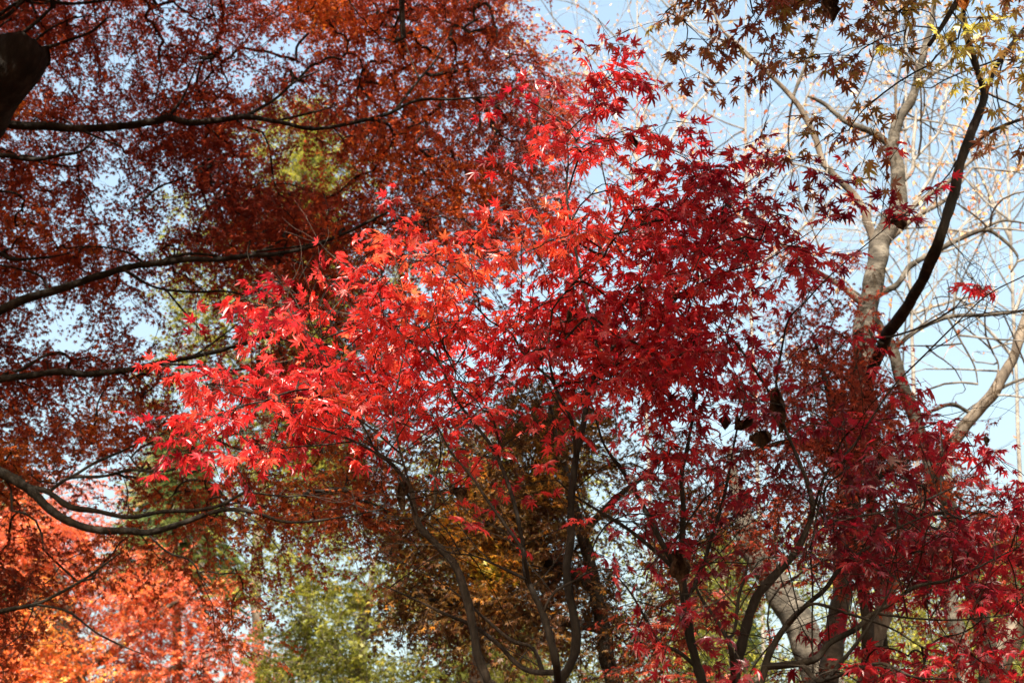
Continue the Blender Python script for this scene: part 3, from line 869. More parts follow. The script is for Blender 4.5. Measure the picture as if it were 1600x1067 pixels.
# ================================================================== mid-distance maples behind the red ones
Fm = Tree("maple_tree", "brown leaved maple in shade behind the red maple stems with an amber patch", "tree", BARK_DARK, BROWN, 7.6)
Fm.path([(980, 1250, 22), (965, 1100, 20), (945, 1000, 18), (925, 900, 16), (900, 800, 13), (870, 700, 12), (860, 630, 6)], 'trunk', ground=True, sides=12)
Fm.path([(905, 920, 16), (840, 870, 12), (770, 845, 9), (700, 850, 6), (640, 870, 3)])
Fm.path([(912, 990, 12), (820, 960, 9), (720, 945, 6), (640, 930, 3)])
Fm.path([(890, 800, 10), (820, 740, 8), (750, 710, 5), (680, 690, 3)])
Fm.path([(895, 830, 10), (960, 780, 8), (1010, 740, 5), (1050, 700, 3)])
GF = grid([
    (600, 750, "5 7 7 5 2"),
    (650, 550, "5 5 5 6 8 9 8 7 4 4 3"),
    (700, 600, "3 4 7 8 8 9 8 5 4 5"),
    (750, 650, "5 7 9 9 9 8 6 5 4"),
    (800, 550, "2 7 8 9 9 9 9 8 6 6 6 5"),
    (850, 600, "7 9 9 9 9 9 8 7 7 6"),
    (900, 600, "8 9 9 9 9 9 8 7 7 5"),
    (950, 600, "6 8 8 8 8 8 7 6 4"),
    (1000, 650, "3 4 4 4 5 4 3 3"),
    (1050, 700, "2 3 3 3 3"),
])
pF, xyF = sample(GF, 7.8, 0.9, FSZ, FAR, 10, gain=1.3, nscale=0.5)
hF = spots(xyF, 0.24, [(705, 820, 38, .42), (765, 890, 36, .75), (720, 750, 40, .25), (860, 740, 60, .2)], 0.1)
Fm.leafspray(pF, hF, FSZ, FAR, 5, r0=0.0011, lim=0.012)

Gm = Tree("maple_tree", "reddish brown fine leaved maple behind the right red maples before the pale trunk", "tree", BARK_DARK, WINE, 7.4)
Gm.path([(1360, 1250, 17), (1362, 1100, 16), (1358, 1000, 15), (1348, 900, 14), (1334, 800, 12), (1312, 700, 9), (1290, 600, 6), (1270, 520, 3)], 'trunk', ground=True, sides=12)
Gm.path([(1325, 780, 10), (1390, 730, 8), (1450, 710, 5), (1510, 720, 3)])
Gm.path([(1315, 720, 9), (1250, 690, 7), (1190, 700, 5), (1130, 730, 3)])
Gm.path([(1335, 850, 9), (1420, 810, 7), (1500, 800, 5), (1580, 810, 3)])
Gm.path([(1300, 640, 6), (1330, 590, 5), (1350, 540, 2)])
GG = grid([
    (400, 1200, "2 3 2"),
    (450, 1150, "3 5 6 5 2"),
    (500, 1150, "4 6 7 6 2"),
    (550, 1150, "4 6 7 7 4"),
    (600, 1150, "5 6 7 8 7 2"),
    (650, 1150, "6 6 7 9 8 6 4 1"),
    (700, 1050, "4 5 5 5 7 9 9 7 5 3"),
    (750, 1050, "4 5 5 4 5 8 8 7 6 4 2"),
    (800, 1050, "3 4 4 4 5 8 8 7 6 5 5"),
    (850, 1000, "4 4 4 4 3 5 8 7 5 5 5 5"),
    (900, 1000, "5 5 4 2 0 0 1 3 2 2 3 4"),
    (950, 950, "4 5 5 3 1 0 0 1 1 1 1 2"),
    (1000, 950, "4 5 4 2 0 0 0 1 1 1 1 2"),
    (1050, 950, "4 5 4 3 1 1 1 2 2 2 2 2"),
])
pG, xyG = sample(GG, 7.6, 0.9, FSZ, FAR, 10, gain=1.15, nscale=0.5)
hG = spots(xyG, 0.24, [(1370, 760, 80, -.1), (1460, 800, 50, .4), (1200, 800, 50, .2)], 0.1)
Gm.leafspray(pG, hG, FSZ, FAR, 5, r0=0.0011, lim=0.012)

# ================================================================== far orange maple, sunlit
Or = Tree("orange_maple_tree", "sunlit orange maple low in the left corner beyond the dark limbs", "tree", BARK_MID, ORANGE, 17.0)
Or.path([(120, 1400, 30), (130, 1200, 28), (120, 1080, 24), (110, 980, 16), (90, 880, 8), (85, 800, 3)], 'trunk', ground=True, sides=12)
Or.path([(118, 1060, 12), (200, 1000, 8), (260, 950, 5), (310, 920, 2)])
Or.path([(112, 990, 9), (40, 930, 6), (10, 880, 3)])
Or.path([(122, 1100, 12), (260, 1050, 8), (360, 1010, 3)])
GO = grid([
    (750, -50, "2 4 5 4 1"),
    (800, -100, "6 7 8 9 7 2"),
    (850, -100, "7 7 8 8 7 6 6 4"),
    (900, -100, "7 7 7 7 7 8 9 8 5 2"),
    (950, -100, "8 8 7 8 8 8 9 8 6 3"),
    (1000, -100, "8 8 8 8 9 9 9 9 8 6 3"),
    (1050, -100, "8 8 8 9 9 9 9 9 9 8 4"),
    (1100, -100, "8 8 8 9 9 9 9 9 9 8 6"),
    (1150, -100, "8 8 8 9 9 9 9 9 9 8 6"),
])
pO, xyO = sample(GO, 17.2, 1.2, 0.072, FAR, 10, gain=1.3, nscale=0.6)
hO = spots(xyO, 0.36, [(100, 1020, 100, .3), (330, 1030, 60, -.1), (80, 830, 80, -.05), (60, 930, 40, .3)], 0.13)
Or.leafspray(pO, hO, 0.072, FAR, 5, r0=0.0014, lim=0.02)

# ================================================================== yellow-green trees behind
def leafy(name, label, grp, Y, trunk, limbs, rows, hue0, sp, mat=LIME, bark=BARK_MID, size=0.085, gain=1.0, Ys=1.2, pairs=5, tmpl=OVAL):
    t = Tree(name, label, "tree", bark, mat, Y, group=grp)
    t.path(trunk, 'trunk', ground=True, sides=12)
    for l in limbs:
        t.path(l)
    p, xy = sample(grid(rows), Y, Ys, size, tmpl, 1.7 * pairs, gain=gain, nscale=0.6)
    t.leafspray(p, spots(xy, hue0, sp, 0.14), size, tmpl, pairs, r0=0.0013, lim=0.02, tilt=0.5)
    t.finish()
    return t


leafy("broadleaf_tree", "yellow green tree glimpsed through the wine red canopy", None, 19.5,
      [(395, 1300, 15), (408, 1100, 14), (400, 900, 12), (414, 700, 11), (420, 500, 9), (430, 350, 6), (450, 220, 4)],
      [[(415, 600, 8), (340, 540, 6), (280, 500, 3)], [(425, 420, 7), (500, 380, 5), (560, 340, 2)], [(432, 340, 6), (480, 270, 4), (530, 240, 2)], [(418, 520, 6), (340, 420, 4), (280, 390, 2)]],
      [(150, 400, "4 5 3"), (200, 350, "2 6 7 6 2"), (250, 400, "6 8 8 5"), (300, 250, "2 3 4 6 6 4 2"), (350, 250, "3 5 5 5 5 5 4 3"), (400, 250, "4 6 6 6 6 5 4 3"), (450, 250, "5 7 7 6 5 3 2"), (500, 250, "4 7 6 5 4 2 1"), (550, 200, "2 4 5 4 3 2"), (600, 200, "2 4 4 3 3 2"), (650, 300, "4 4 3 2"), (700, 300, "3 3 3 3 2"), (750, 400, "3 3 2")],
      0.52, [(470, 270, 60, .1)], size=0.10, tmpl=FAR)
leafy("broadleaf_tree", "leafy yellow green tree low in the middle left of the brown maple", None, 15.5,
      [(560, 1300, 26), (555, 1150, 24), (560, 1020, 18), (575, 930, 10), (590, 860, 4)],
      [[(558, 1060, 10), (500, 990, 6), (460, 930, 3)], [(565, 1000, 9), (630, 950, 5), (680, 930, 2)], [(556, 1120, 9), (650, 1060, 6), (720, 1020, 2)]],
      [(750, 350, "2 4 3 2"), (800, 350, "3 5 5 4 2 2 4 4"), (850, 350, "3 6 7 6 2 4 6 5"), (900, 350, "3 6 7 7 7 7 7 5 2"), (950, 400, "5 7 8 7 6 7 6 4"), (1000, 400, "5 8 8 7 5 6 5 5 4 4"), (1050, 400, "6 8 8 8 6 6 6 6 6 5 4 3"), (1100, 400, "7 8 8 8 8 8 7 7 7 6 5")],
      0.46, [(640, 950, 50, .2), (470, 1000, 40, -.2)], size=0.082, tmpl=FAR, gain=1.4)
leafy("broadleaf_tree", "bright green tree low behind the right red maple stems", None, 14.0,
      [(1150, 1400, 20), (1150, 1250, 18), (1145, 1100, 14), (1140, 980, 8), (1130, 900, 3)],
      [[(1146, 1090, 8), (1220, 1040, 5), (1280, 1010, 2)], [(1142, 1020, 7), (1080, 960, 4), (1040, 930, 2)]],
      [(800, 1000, "1 2 3 3 2"), (850, 950, "1 3 3 4 4 3 1"), (900, 950, "3 4 5 6 6 3 2"), (950, 950, "3 5 6 6 5 2 2 2"), (1000, 900, "3 4 5 6 6 5 4 4 3"), (1050, 900, "4 6 7 7 7 7 6 6 5"), (1100, 900, "4 6 7 7 7 7 6 6 5")],
      0.35, [(1200, 1020, 60, .2)])
leafy("broadleaf_tree", "yellow green tree low at the far right behind crimson leaves", None, 15.0,
      [(1420, 1400, 22), (1425, 1200, 20), (1430, 1080, 14), (1440, 960, 8), (1445, 880, 3)],
      [[(1428, 1100, 8), (1360, 1020, 5), (1330, 960, 2)], [(1434, 1020, 7), (1510, 960, 4), (1560, 920, 2)]],
      [(750, 1350, "2 2 2"), (800, 1250, "3 4 4 4 3 2"), (850, 1250, "4 5 5 4 4 3 2"), (900, 1300, "4 5 6 6 3 2 1"), (950, 1300, "5 7 7 6 4 4 3"), (1000, 1300, "6 7 7 7 6 5 5"), (1050, 1250, "5 7 8 8 8 7 6 6"), (1100, 1250, "5 7 8 8 8 7 6 6")],
      0.5, [(1300, 820, 60, .3)])
leafy("broadleaf_tree", "olive tree with golden leaf tips behind the stem curving left", None, 12.5,
      [(740, 1400, 24), (745, 1200, 22), (750, 1000, 18), (745, 850, 12), (735, 740, 6), (730, 690, 3)],
      [[(748, 900, 8), (690, 820, 5), (650, 770, 2)], [(746, 860, 7), (810, 790, 4), (860, 740, 2)]],
      [(650, 650, "1 2 3 3 2"), (700, 600, "1 4 6 5 5 4 3"), (750, 600, "2 4 5 5 5 4 3"), (800, 600, "4 4 4 4 4 3 2"), (850, 600, "4 3 3 3"), (950, 800, "3 3 4 3"), (1000, 700, "2 3 4 5 4 3")],
      0.55, [(860, 1020, 60, .3), (720, 730, 50, .2)])

# ------------------------------------------------------------------ cedars farther back
def cedar(label, x, Ytree, top, bottom, half, rpx, hue0=0.5, n=900, dead=0):
    t = Tree("cedar_tree", label, "tree", BARK_MID, GREEN, Ytree, group="cedars standing behind the maples")
    t.path([(x, 1250, rpx * 1.3), (x, bottom, rpx), (x + rng.normal(0, 4), (bottom + top) / 2, rpx * .6), (x + rng.normal(0, 4), top, 1.2)], 'trunk', ground=True, sides=10, wig=0.2)
    tr = t.nodes[0]
    n = int(n * 3.2)
    k = rng.random(n) ** 0.8
    py = top + 6 + (bottom - top) * k
    wd = half * (0.12 + 0.88 * k ** 0.75)
    ang = rng.uniform(0, 2 * math.pi, n)
    tier = np.floor(k * 11)
    rad = np.sqrt(rng.random(n)) * (0.75 + 0.5 * noise3(np.stack([np.cos(ang) * 2, np.sin(ang) * 2, tier], -1), 0.9))
    c = at(np.full(n, x), py, Ytree)
    kk = dist(c) / FPX
    p = c + np.stack([np.cos(ang) * rad * wd * kk, np.sin(ang) * rad * wd * kk, -0.25 * rad * wd * kk], -1)
    ok = rng.random(n) < np.clip(0.2 + 1.6 * noise3(p, 0.9), 0, 1)
    p, ang, c2 = p[ok], ang[ok], c[ok]
    d = np.stack([np.cos(ang), np.sin(ang), np.full(len(ang), -0.55)], -1) + rng.normal(0, 0.3, (len(ang), 3))
    b = c2.copy(); b[:, 2] += 0.1
    sel = rng.random(len(p)) < 0.35
    mid = (b + p) / 2 + np.array([0, 0, 0.12])
    tubes(t.crown, np.stack([b, mid, p], 1)[sel], np.tile(np.array([0.022, 0.014, 0.006]), (sel.sum(), 1)), 3, 1, cap=False)
    h = np.full(len(p), hue0) + rng.normal(0, 0.16, len(p)) + (rng.random(len(p)) < dead) * 0.5
    needles(t.crown, p, d, np.full(len(p), 0.21) * rng.uniform(0.7, 1.3, len(p)), h, 0, 24)
    t.finish()


cedar("cedar whose tip shows in the gap above the sagging limb", 275, 18, 660, 900, 105, 9, 0.55, 700)
cedar("tall slim cedar behind the wine red canopy", 480, 22, 180, 760, 110, 6, 0.65, 1200)
cedar("cedar tip low behind the forked red maple stem", 790, 21, 930, 1250, 120, 8, 0.5, 700)
cedar("dark cedar behind the crooked red maple stem", 1120, 22, 830, 1200, 110, 8, 0.45, 800)
cedar("cedar at the right edge under the leaning grey trunk", 1570, 19, 830, 1200, 120, 9, 0.45, 800)
cedar("cedar whose crown greens the left edge under the sagging limb", 20, 20, 720, 1150, 110, 9, 0.4, 700)

# ================================================================== bare trees at the right
H = Tree("bare_tree", "pale barked bare tree with a banded trunk forking high in the right sky", "tree", BARK_PALE, SPARSE, 8.6, twigbark=BARK_WHITE, rs=0.8)
H.path([(1285, 1200, 21), (1290, 1080, 20), (1303, 1000, 19), (1318, 900, 19), (1330, 780, 20), (1342, 640, 21), (1352, 540, 22), (1358, 480, 20), (1366, 430, 19), (1376, 388, 19), (1392, 345, 17), (1405, 305, 15), (1402, 265, 13), (1390, 228, 12)], 'trunk', ground=True, sides=20)
H.path([(1392, 232, 11), (1400, 195, 10), (1425, 155, 9), (1438, 105, 7.5), (1452, 50, 5.5), (1462, -10, 4), (1475, -80, 2)], sides=14)
H.path([(1390, 230, 8), (1360, 207, 6.5), (1320, 190, 5.5), (1290, 165, 4), (1262, 150, 2.5)])
H.path([(1372, 395, 9), (1357, 352, 8), (1345, 320, 7.2), (1310, 282, 6.5), (1285, 250, 6), (1268, 205, 5.5), (1240, 155, 5), (1200, 115, 4.4), (1160, 80, 3.6), (1128, 45, 2.8), (1105, 0, 1.8)], sides=12, bark=BARK_MID)
H.path([(1238, 150, 3.5), (1255, 112, 3), (1275, 62, 2.2), (1288, 10, 1.4)])
H.path([(1362, 470, 6.5), (1380, 455, 6), (1402, 443, 5.6), (1425, 415, 5.2), (1468, 390, 4.8), (1530, 360, 4.2), (1560, 368, 3.4), (1590, 400, 2.4), (1580, 425, 1.6)])
H.path([(1530, 360, 3), (1565, 345, 2.4), (1610, 350, 1.6)])
H.path([(1392, 350, 6), (1440, 312, 5), (1490, 278, 4), (1520, 250, 3), (1570, 225, 2)], bark=BARK_MID)
H.path([(1378, 395, 5), (1430, 340, 4.4), (1480, 310, 3.4), (1520, 262, 2)], bark=BARK_MID)
H.path([(1402, 290, 5), (1425, 265, 4), (1428, 215, 3.4), (1432, 170, 2)], bark=BARK_WHITE)
H.path([(1440, 250, 2.5), (1470, 200, 2), (1480, 140, 1.5), (1500, 90, 1)], bark=BARK_WHITE)
H.path([(1358, 480, 8), (1340, 468, 7), (1310, 445, 5.5), (1270, 420, 4.5), (1235, 395, 3.6), (1212, 372, 2.6)], bark=BARK_MID)
H.path([(1408, 170, 4.5), (1440, 130, 4), (1480, 100, 3.5), (1525, 60, 2.6), (1560, 20, 1.6)], bark=BARK_WHITE)
H.path([(1402, 195, 3), (1400, 140, 2.6), (1412, 80, 2), (1415, 20, 1.3)], bark=BARK_MID)

H2 = Tree("bare_tree", "bare tree with a pale trunk leaning left beneath the dark leaning one", "tree", BARK_PALE, SPARSE, 8.2, twigbark=BARK_WHITE)
H2.path([(1560, 1200, 26), (1540, 1000, 22), (1500, 840, 19), (1460, 740, 17), (1440, 690, 16), (1424, 637, 15), (1408, 588, 14), (1394, 540, 13), (1376, 508, 9), (1366, 490, 6)], 'trunk', ground=True, sides=16)
H2.path([(1398, 545, 6), (1430, 517, 5.4), (1480, 496, 5), (1540, 492, 4.4), (1600, 485, 3.6), (1660, 470, 2)])
H2.path([(1478, 497, 3), (1500, 530, 2.4), (1522, 570, 2), (1528, 600, 1.2)])
H2.path([(1500, 535, 2.4), (1460, 540, 2), (1420, 540, 1.2)])

I = Tree("bare_tree", "bare tree with a nearly black trunk leaning steeply to the right", "tree", BARK_DARK, SPARSE, 6.0, rs=0.58)
I.path([(1400, 1250, 11, 9.4), (1385, 1050, 11, 9.2), (1365, 850, 11, 9.0), (1352, 700, 12, 8.5), (1358, 600, 14, 7.8), (1378, 540, 15.5, 7.2), (1410, 490, 15.5, 6.7), (1440, 440, 15, 6.3), (1468, 375, 14), (1488, 312, 13), (1500, 262, 12), (1518, 205, 11), (1538, 152, 10), (1528, 112, 8.5), (1512, 62, 7.5), (1505, 20, 6.5), (1510, -50, 5)], 'trunk', ground=True, sides=16, wig=0.3)
I.path([(1538, 155, 7), (1556, 105, 6), (1588, 62, 5.5), (1625, 15, 4)])
I.path([(1510, 235, 5), (1545, 207, 5), (1600, 185, 4), (1650, 170, 3)])
I.path([(1380, 538, 5), (1366, 530, 4.6), (1358, 515, 3)])

J = Tree("bare_tree", "bare grey trunk leaning out past the right edge above the crimson layer", "tree", BARK_MID, SPARSE, 9.0, twigbark=BARK_WHITE)
J.path([(1330, 1250, 22), (1370, 1000, 20), (1420, 830, 17), (1462, 735, 15), (1500, 672, 14), (1540, 628, 13), (1572, 580, 12), (1595, 525, 11), (1615, 470, 10), (1650, 400, 8.5), (1700, 300, 7), (1740, 180, 5), (1800, 60, 3), (1840, -40, 1)], 'trunk', ground=True, sides=14)
J.path([(1520, 650, 5), (1490, 632, 4.6), (1460, 640, 4), (1440, 650, 2.5)], bark=BARK_PALE)
J.path([(1542, 625, 4.5), (1555, 600, 3.4), (1560, 570, 2), (1548, 545, 1.4)])
J.path([(1555, 612, 4), (1590, 595, 3), (1640, 580, 2)], bark=BARK_PALE)

K = Tree("bare_tree", "stout pale trunk slanting left low behind the crooked red maple stem", "tree", BARK_PALE, SPARSE, 12.5, rs=0.92)
K.path([(1305, 1250, 32), (1298, 1130, 30), (1284, 1060, 27), (1262, 1005, 25), (1240, 955, 24), (1214, 918, 23), (1190, 880, 23), (1165, 830, 18), (1150, 770, 12), (1140, 700, 6)], 'trunk', ground=True, sides=22)
K2 = Tree("bare_tree", "pale trunk behind the crimson layer near the lower right corner", "tree", BARK_PALE, SPARSE, 12.0)
K2.path([(1520, 1250, 24), (1512, 1100, 21), (1500, 1000, 18), (1486, 940, 17), (1474, 890, 15), (1478, 820, 12), (1482, 740, 8), (1485, 690, 4)], 'trunk', ground=True, sides=16)
K2.path([(1478, 900, 8), (1492, 855, 6), (1510, 810, 3)])
K3 = Tree("bare_tree", "shaded grey trunk leaning in at the lower right corner", "tree", BARK_MID, SPARSE, 11.0)
K3.path([(1545, 1250, 28), (1560, 1060, 26), (1580, 1000, 25), (1612, 955, 24), (1660, 900, 21), (1720, 800, 18), (1770, 690, 14), (1800, 560, 10), (1850, 420, 6), (1880, 300, 2)], 'trunk', ground=True, sides=16)


def fork(t, base, d, L, r, lev, out, bend=0.22, spread=0.55, upb=0.10):
    """a branching spray of bare twigs; out gets (points, radii)"""
    k = 5
    P = [base]
    dd = d / np.linalg.norm(d)
    curve = rng.normal(0, bend, 3)
    for i in range(k):
        dd = dd + curve / k + rng.normal(0, 0.07, 3) + np.array([0, 0, upb / k])
        dd /= np.linalg.norm(dd)
        P.append(P[-1] + dd * L / k)
    P = np.array(P)
    out.append((P, np.linspace(r, r * 0.62, k + 1)))
    if lev == 0:
        return
    for j in range(int(rng.integers(2, 4))):
        q = int(rng.integers(2, k + 1)) if j else k
        s = rng.normal(0, 1, 3)
        ax = P[q] - P[q - 1]
        ax /= np.linalg.norm(ax)
        s -= s.dot(ax) * ax
        s /= np.linalg.norm(s)
        a = rng.uniform(0.3, spread + 0.25)
        fork(t, P[q], ax * math.cos(a) + s * math.sin(a), L * rng.uniform(0.6, 0.88), r * (0.68 if j == 0 else 0.5), lev - 1, out, bend, spread, upb)


def bare_twigs(t, starts, lev, L, leaf_n, leaf=0.05, bend=0.45):
    out = []
    for p, d, r in starts:
        fork(t, p, d, L * rng.uniform(0.8, 1.2), r, lev, out, bend)
    P = np.array([o[0] for o in out]); Q = np.array([o[1] for o in out])
    thin = Q[:, 0] < 0.006
    if thin.any():
        tubes(t.crown, P[thin], Q[thin], 3, 1, cap=False)
    if (~thin).any():
        tubes(t.crown, P[~thin], Q[~thin], 6, 1, cap=False)
    tips = P[thin].reshape(-1, 3) if thin.any() else P.reshape(-1, 3)
    if leaf_n:
        s = tips[rng.integers(0, len(tips), leaf_n)]
        n = len(s)
        put_leaves(t.crown, OVAL, s, np.array([0, 0, -0.8]) + rng.normal(0, 0.5, (n, 3)), rng.normal(0, 1, (n, 3)), leaf * rng.uniform(0.6, 1.2, n), rng.random(n))


def node_starts(t, k, r, first=1):
    N = np.concatenate(t.nodes[first:])
    N = N[rng.integers(0, len(N), k)]
    d = np.stack([rng.normal(0, 1, k), rng.normal(0, 0.7, k), rng.uniform(-0.1, 1.1, k)], -1)
    return [(N[i], d[i], r) for i in range(k)]


bare_twigs(H, node_starts(H, 30, 0.009), 3, 0.62, 320, 0.05)
bare_twigs(H2, node_starts(H2, 8, 0.008), 3, 0.5, 60, 0.045)
bare_twigs(J, node_starts(J, 8, 0.009, 0)[0:0] + node_starts(J, 8, 0.008), 3, 0.5, 60, 0.045)
bare_twigs(I, node_starts(I, 5, 0.006), 3, 0.4, 0)

for t, k in ((T1, 26), (T2, 34), (T3, 18), (T4, 20), (T5, 16)):
    st = node_starts(t, k, 0.0022)
    st = [(p_, d_, r_) for p_, d_, r_ in st if 1.0 < p_[2] < 4.8]
    bare_twigs(t, st, 2, 0.24, 0)

# far bare trees with the last yellow leaves
def far_bare(label, x, Yt, top, limbs, nleaf, rpx=6, lev=4, k=7, L=1.6):
    t = Tree("bare_tree", label, "tree", BARK_WHITE, SPARSE, Yt, group="far bare trees with a few last leaves")
    t.path([(x + 30, 1300, rpx * 1.7), (x + 20, 900, rpx * 1.5), (x + 8, 600, rpx * 1.3), (x, 400, rpx * 1.1), (x - 5, 250, rpx * .9), (x - 4, top, rpx * .3)], 'trunk', ground=True, sides=10)
    tr = t.nodes[0]
    for l in limbs:
        t.path(l)
    st = node_starts(t, k, 0.016)
    hi = tr[tr[:, 2] > tr[:, 2].max() * 0.5]
    for i in range(k):
        p = hi[rng.integers(0, len(hi))]
        st.append((p, np.array([rng.normal(0, 1), rng.normal(0, .7), rng.uniform(0.2, 1.2)]), 0.016))
    bare_twigs(t, st, lev, L, nleaf, 0.088)
    t.finish()


far_bare("far slim bare tree with amber leaf flecks just right of the brightest red leaf tips", 1000, 17, -60,
         [[(1000, 260, 4), (950, 170, 3), (870, 110, 2.4), (800, 60, 1.6), (760, 10, 1)], [(1000, 300, 4), (1060, 200, 3), (1100, 150, 2.4), (1160, 90, 1.4)], [(998, 180, 3), (1040, 90, 2), (1075, 0, 1.2)]], 1500, 3)
far_bare("far bare tree with pale twigs rising behind the brown hanging leaves", 1170, 19, -80,
         [[(1172, 350, 4), (1110, 270, 3), (1060, 180, 2), (1010, 110, 1.4)], [(1170, 300, 4), (1230, 220, 3), (1270, 130, 2)], [(1174, 420, 4), (1250, 360, 3), (1310, 300, 2)]], 1500, 3.2)
far_bare("far bare tree with white twigs and orange flecks behind the banded trunk", 1420, 18, -80,
         [[(1422, 450, 4), (1480, 380, 3), (1530, 330, 2), (1590, 300, 1.2)], [(1420, 330, 4), (1470, 250, 3), (1520, 150, 2), (1570, 90, 1.2)], [(1424, 500, 4), (1490, 470, 3), (1560, 455, 2)]], 1400, 3.4)
far_bare("far bare tree with fine grey twigs at the right edge", 1580, 20, -40,
         [[(1584, 560, 4), (1530, 500, 3), (1480, 450, 2)], [(1582, 480, 4), (1620, 400, 3), (1650, 320, 2)], [(1580, 380, 4), (1540, 290, 3), (1510, 220, 2)]], 1000, 3.2)

# ================================================================== leaves added to the crowns, out of sight above the picture, to block sun
# they shade the near maples and the undersides that the photograph shows in shade
def shade(G, Yc, Ys, extra, size, tmpl, nl, gain):
    """go from the shaded place towards the sun until well above the picture, and hang the leaves there"""
    p, xy = sample(G, Yc, Ys, size, tmpl, nl, gain=gain, clump=0.5, nscale=0.4)
    t = np.full(len(p), 0.3)
    for k in range(120):
        q = p + SUN * t[:, None] - CAM
        z = q @ fw
        inside = (z > 0.05) & ((q @ up) / np.maximum(z, 0.05) * FPX < 533 + 110)
        t[inside] += 0.1
    return p + SUN * (t + rng.uniform(0.0, extra, len(p)))[:, None]


SA = grid([
    (-50, -150, "8 8 8 8 8 8 8 8 8 8 8 3 0 1 5 8 8 8 6"),
    (0, -150, "8 8 8 7 8 8 8 8 8 8 8 5 0 0 2 8 7 8 8 6"),
    (50, -150, "8 8 8 8 8 8 8 8 8 8 8 7 2 2 5 1 1 6 8 8"),
    (100, -150, "8 8 6 2 8 8 8 8 8 8 6 8 8 7 4 0 0 4 8 8"),
    (150, -150, "8 8 4 3 7 8 8 8 8 6 5 8 8 8 7 6 7 8 8 8"),
    (200, -150, "8 8 7 7 8 8 8 8 8 8 8 8 6 7 2 1 4 8 8 8"),
    (250, -150, "8 8 8 8 8 8 8 8 8 8 8 8 8 7 3 4 2 0 3 8"),
    (300, -150, "8 8 8 6 7 8 8 8 8 8 8 8 8 8 8 8 7 4 7 8"),
    (350, -150, "8 8 7 6 8 7 6 8 8 8 8 8 8 8 8 8 8 8 8 8"),
    (400, -150, "8 8 8 8 8 8 8 8 8 8 8 8 8 8 8 8 8 8 8"),
    (450, -150, "8 8 8 8 8 8 8 8 8 8 8 8 8 8 8 8 8"),
    (500, -150, "8 8 8 8 8 8 8 8 8 8 8 8 8 8 8 8"),
    (550, -150, "8 8 8 8 8 8 8 8 8 8 8 8 8 8 8 8"),
    (600, -150, "8 8 8 8 8 8 8 8 8 8 8 8 8 8 8 8"),
])
p = shade(SA, 8.0, 1.2, 1.5, 0.085, FAR, 6, 1.15)
A.leafspray(p, rng.normal(0.3, 0.12, len(p)), 0.085, FAR, 3, r0=0.0014, lim=0.02)
SB = grid([(y, -150, "8 8 8 8 7 7 8 8 8 8 8 8 8 8 8 8 7") for y in (650, 700, 750)] + [(y, -150, "8 8 8 8 7 8 8 8 8 8 8 8 7 6") for y in (800, 850, 900, 950)])
p = shade(SB, 7.5, 1.0, 1.2, 0.085, FAR, 6, 1.2)
B.leafspray(p, rng.normal(0.35, 0.12, len(p)), 0.085, FAR, 3, r0=0.0014, lim=0.02)
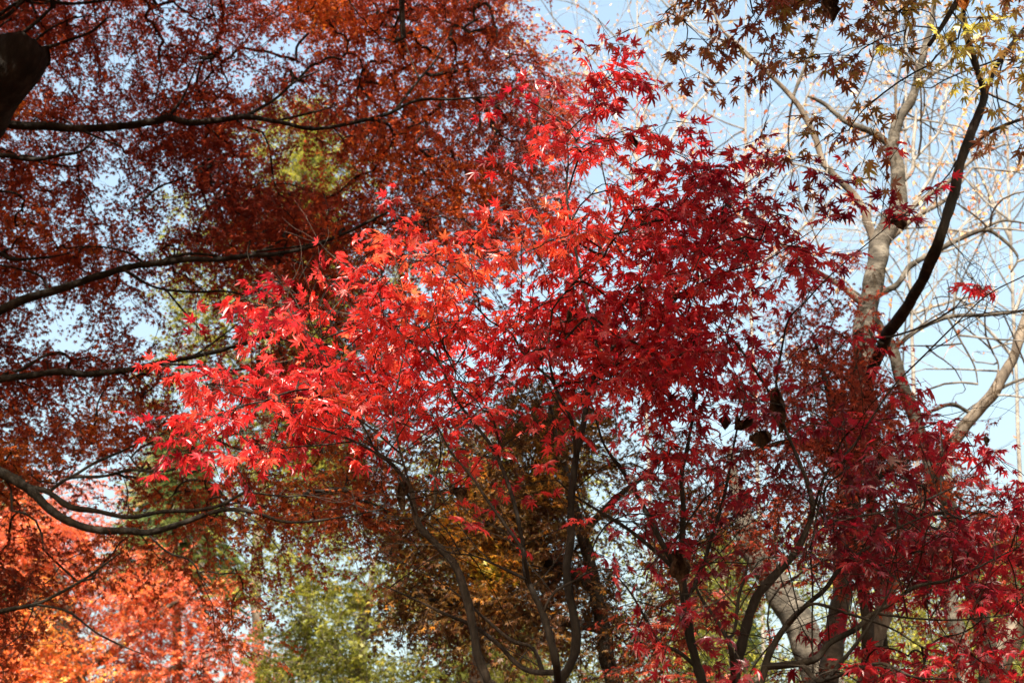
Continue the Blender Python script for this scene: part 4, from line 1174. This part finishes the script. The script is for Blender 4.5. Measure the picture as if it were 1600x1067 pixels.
SN = grid([
    (0, 750, "5 5 5 5 6 7 8 8 8 8 8 8 8 8 7 4 2 2"),
    (50, 750, "5 5 4 4 5 7 8 8 8 8 8 8 8 8 7 5 2"),
    (100, 700, "5 5 4 3 3 4 6 7 8 8 8 8 8 8 8 8 7 5 3"),
    (150, 700, "4 5 4 2 2 3 6 7 8 8 8 8 8 8 8 8"),
    (200, 900, "0 2 5 7 8 8 8 8 8 8 8"),
    (250, 900, "0 1 4 6 8 8 8 8 8 8 8"),
    (300, 950, "1 3 5 6 7 8 8 8 8 8"),
    (350, 450, "7 5 2 0 0 0 0 0 0 0 0 0 2 5 7 8 8 8 8"),
    (400, 400, "7 5 2 0 0 0 0 0 0 0 0 0 0 2 5 7 8 8 8 8"),
    (450, 350, "7 5 2 0 0 0 0 0 0 0 0 0 0 0 2 5 7 8 8 8"),
    (500, 250, "7 6 4 2 0 0 0 0 0 0 0 0 0 0 0 2 5 7 8 8 8"),
    (550, 200, "3 1 0 0 0 0 0 0 0 0 0 0 1 2 3 3 5 6 7 8 8 8 8"),
    (600, 200, "4 1 0 0 0 0 0 0 0 0 0 2 4 5 4 3 5 6 7 7 8 8 8"),
    (650, 150, "5 3 1 0 0 0 0 0 0 0 1 4 6 8 8 6 6 6 6 7 7 6 5 7 8 8"),
    (700, 200, "4 2 0 0 1 1 2 3 4 6 8 8 8 8 7 7 7 7 7 8 7 7 7 7 8 8 8"),
] + [(y, 600, "8 8 8 7 7 7 8 8 7 7 8 8 8 8 8 8 7 7 7 7 7") for y in (750, 800, 850, 900, 950, 1000, 1050)])
p = shade(SN, 3.7, 0.4, 1.4, 0.08, FAR, 4.5, 1.7)
Lt.leafspray(p, rng.normal(0.35, 0.15, len(p)), 0.080, FAR, 2, r0=0.0011, lim=0.012)
SF = grid([(y, 550, "7 8 8 7 6 8 8 8 8 8 8 8 8 8 8 8 8 8 7 6") for y in (600, 650, 700, 900, 950)] + [(850, 550, "7 8 7 2 0 3 8 8 8 8 8 8 8 8 8 8 8 7 7 6")] + [(750, 550, "7 8 4 0 2 8 8 8 8 8 8 8 8 8 8 8 8 7 7 6"), (800, 550, "7 7 3 0 0 6 8 8 8 8 8 8 8 8 8 8 8 7 7 6")] + [(y, 1100, "7 8 8 8 8 6") for y in (400, 450, 500, 550)])
p = shade(SF, 7.8, 0.8, 1.2, 0.085, FAR, 6, 1.3)
p = p[:]
mF = p[:, 0] < 1.3
A.leafspray(p[mF], rng.normal(0.3, 0.12, mF.sum()), 0.085, FAR, 3, r0=0.0014, lim=0.02)
Lt.leafspray(p[~mF], rng.normal(0.35, 0.12, (~mF).sum()), 0.085, FAR, 3, r0=0.0014, lim=0.02)
SI = grid([(y, 1250, "7 8 8 7 4") for y in (600, 650, 700, 750, 800, 850, 900)] + [(0, 1450, "8 8 8 6"), (50, 1450, "8 8 8 6"), (100, 1450, "8 9 9 7"), (150, 1450, "8 9 9 6"), (200, 1400, "5 9 9 8 5"), (250, 1400, "7 9 9 7"), (300, 1400, "8 9 9 6"), (350, 1350, "5 9 9 8"), (400, 1350, "8 9 9 7"), (450, 1350, "8 9 8"), (500, 1350, "8 9 6"), (550, 1300, "8 8 5")])
p = shade(SI, 6.0, 0.2, 0.6, 0.085, FAR, 6, 1.5)
Lt.leafspray(p, rng.normal(0.35, 0.12, len(p)), 0.085, FAR, 3, r0=0.0014, lim=0.02)

for t in (A, B, T1, T2, T3, T4, T5, Lt, Fm, Gm, Or, H, H2, I, J):
    t.finish()
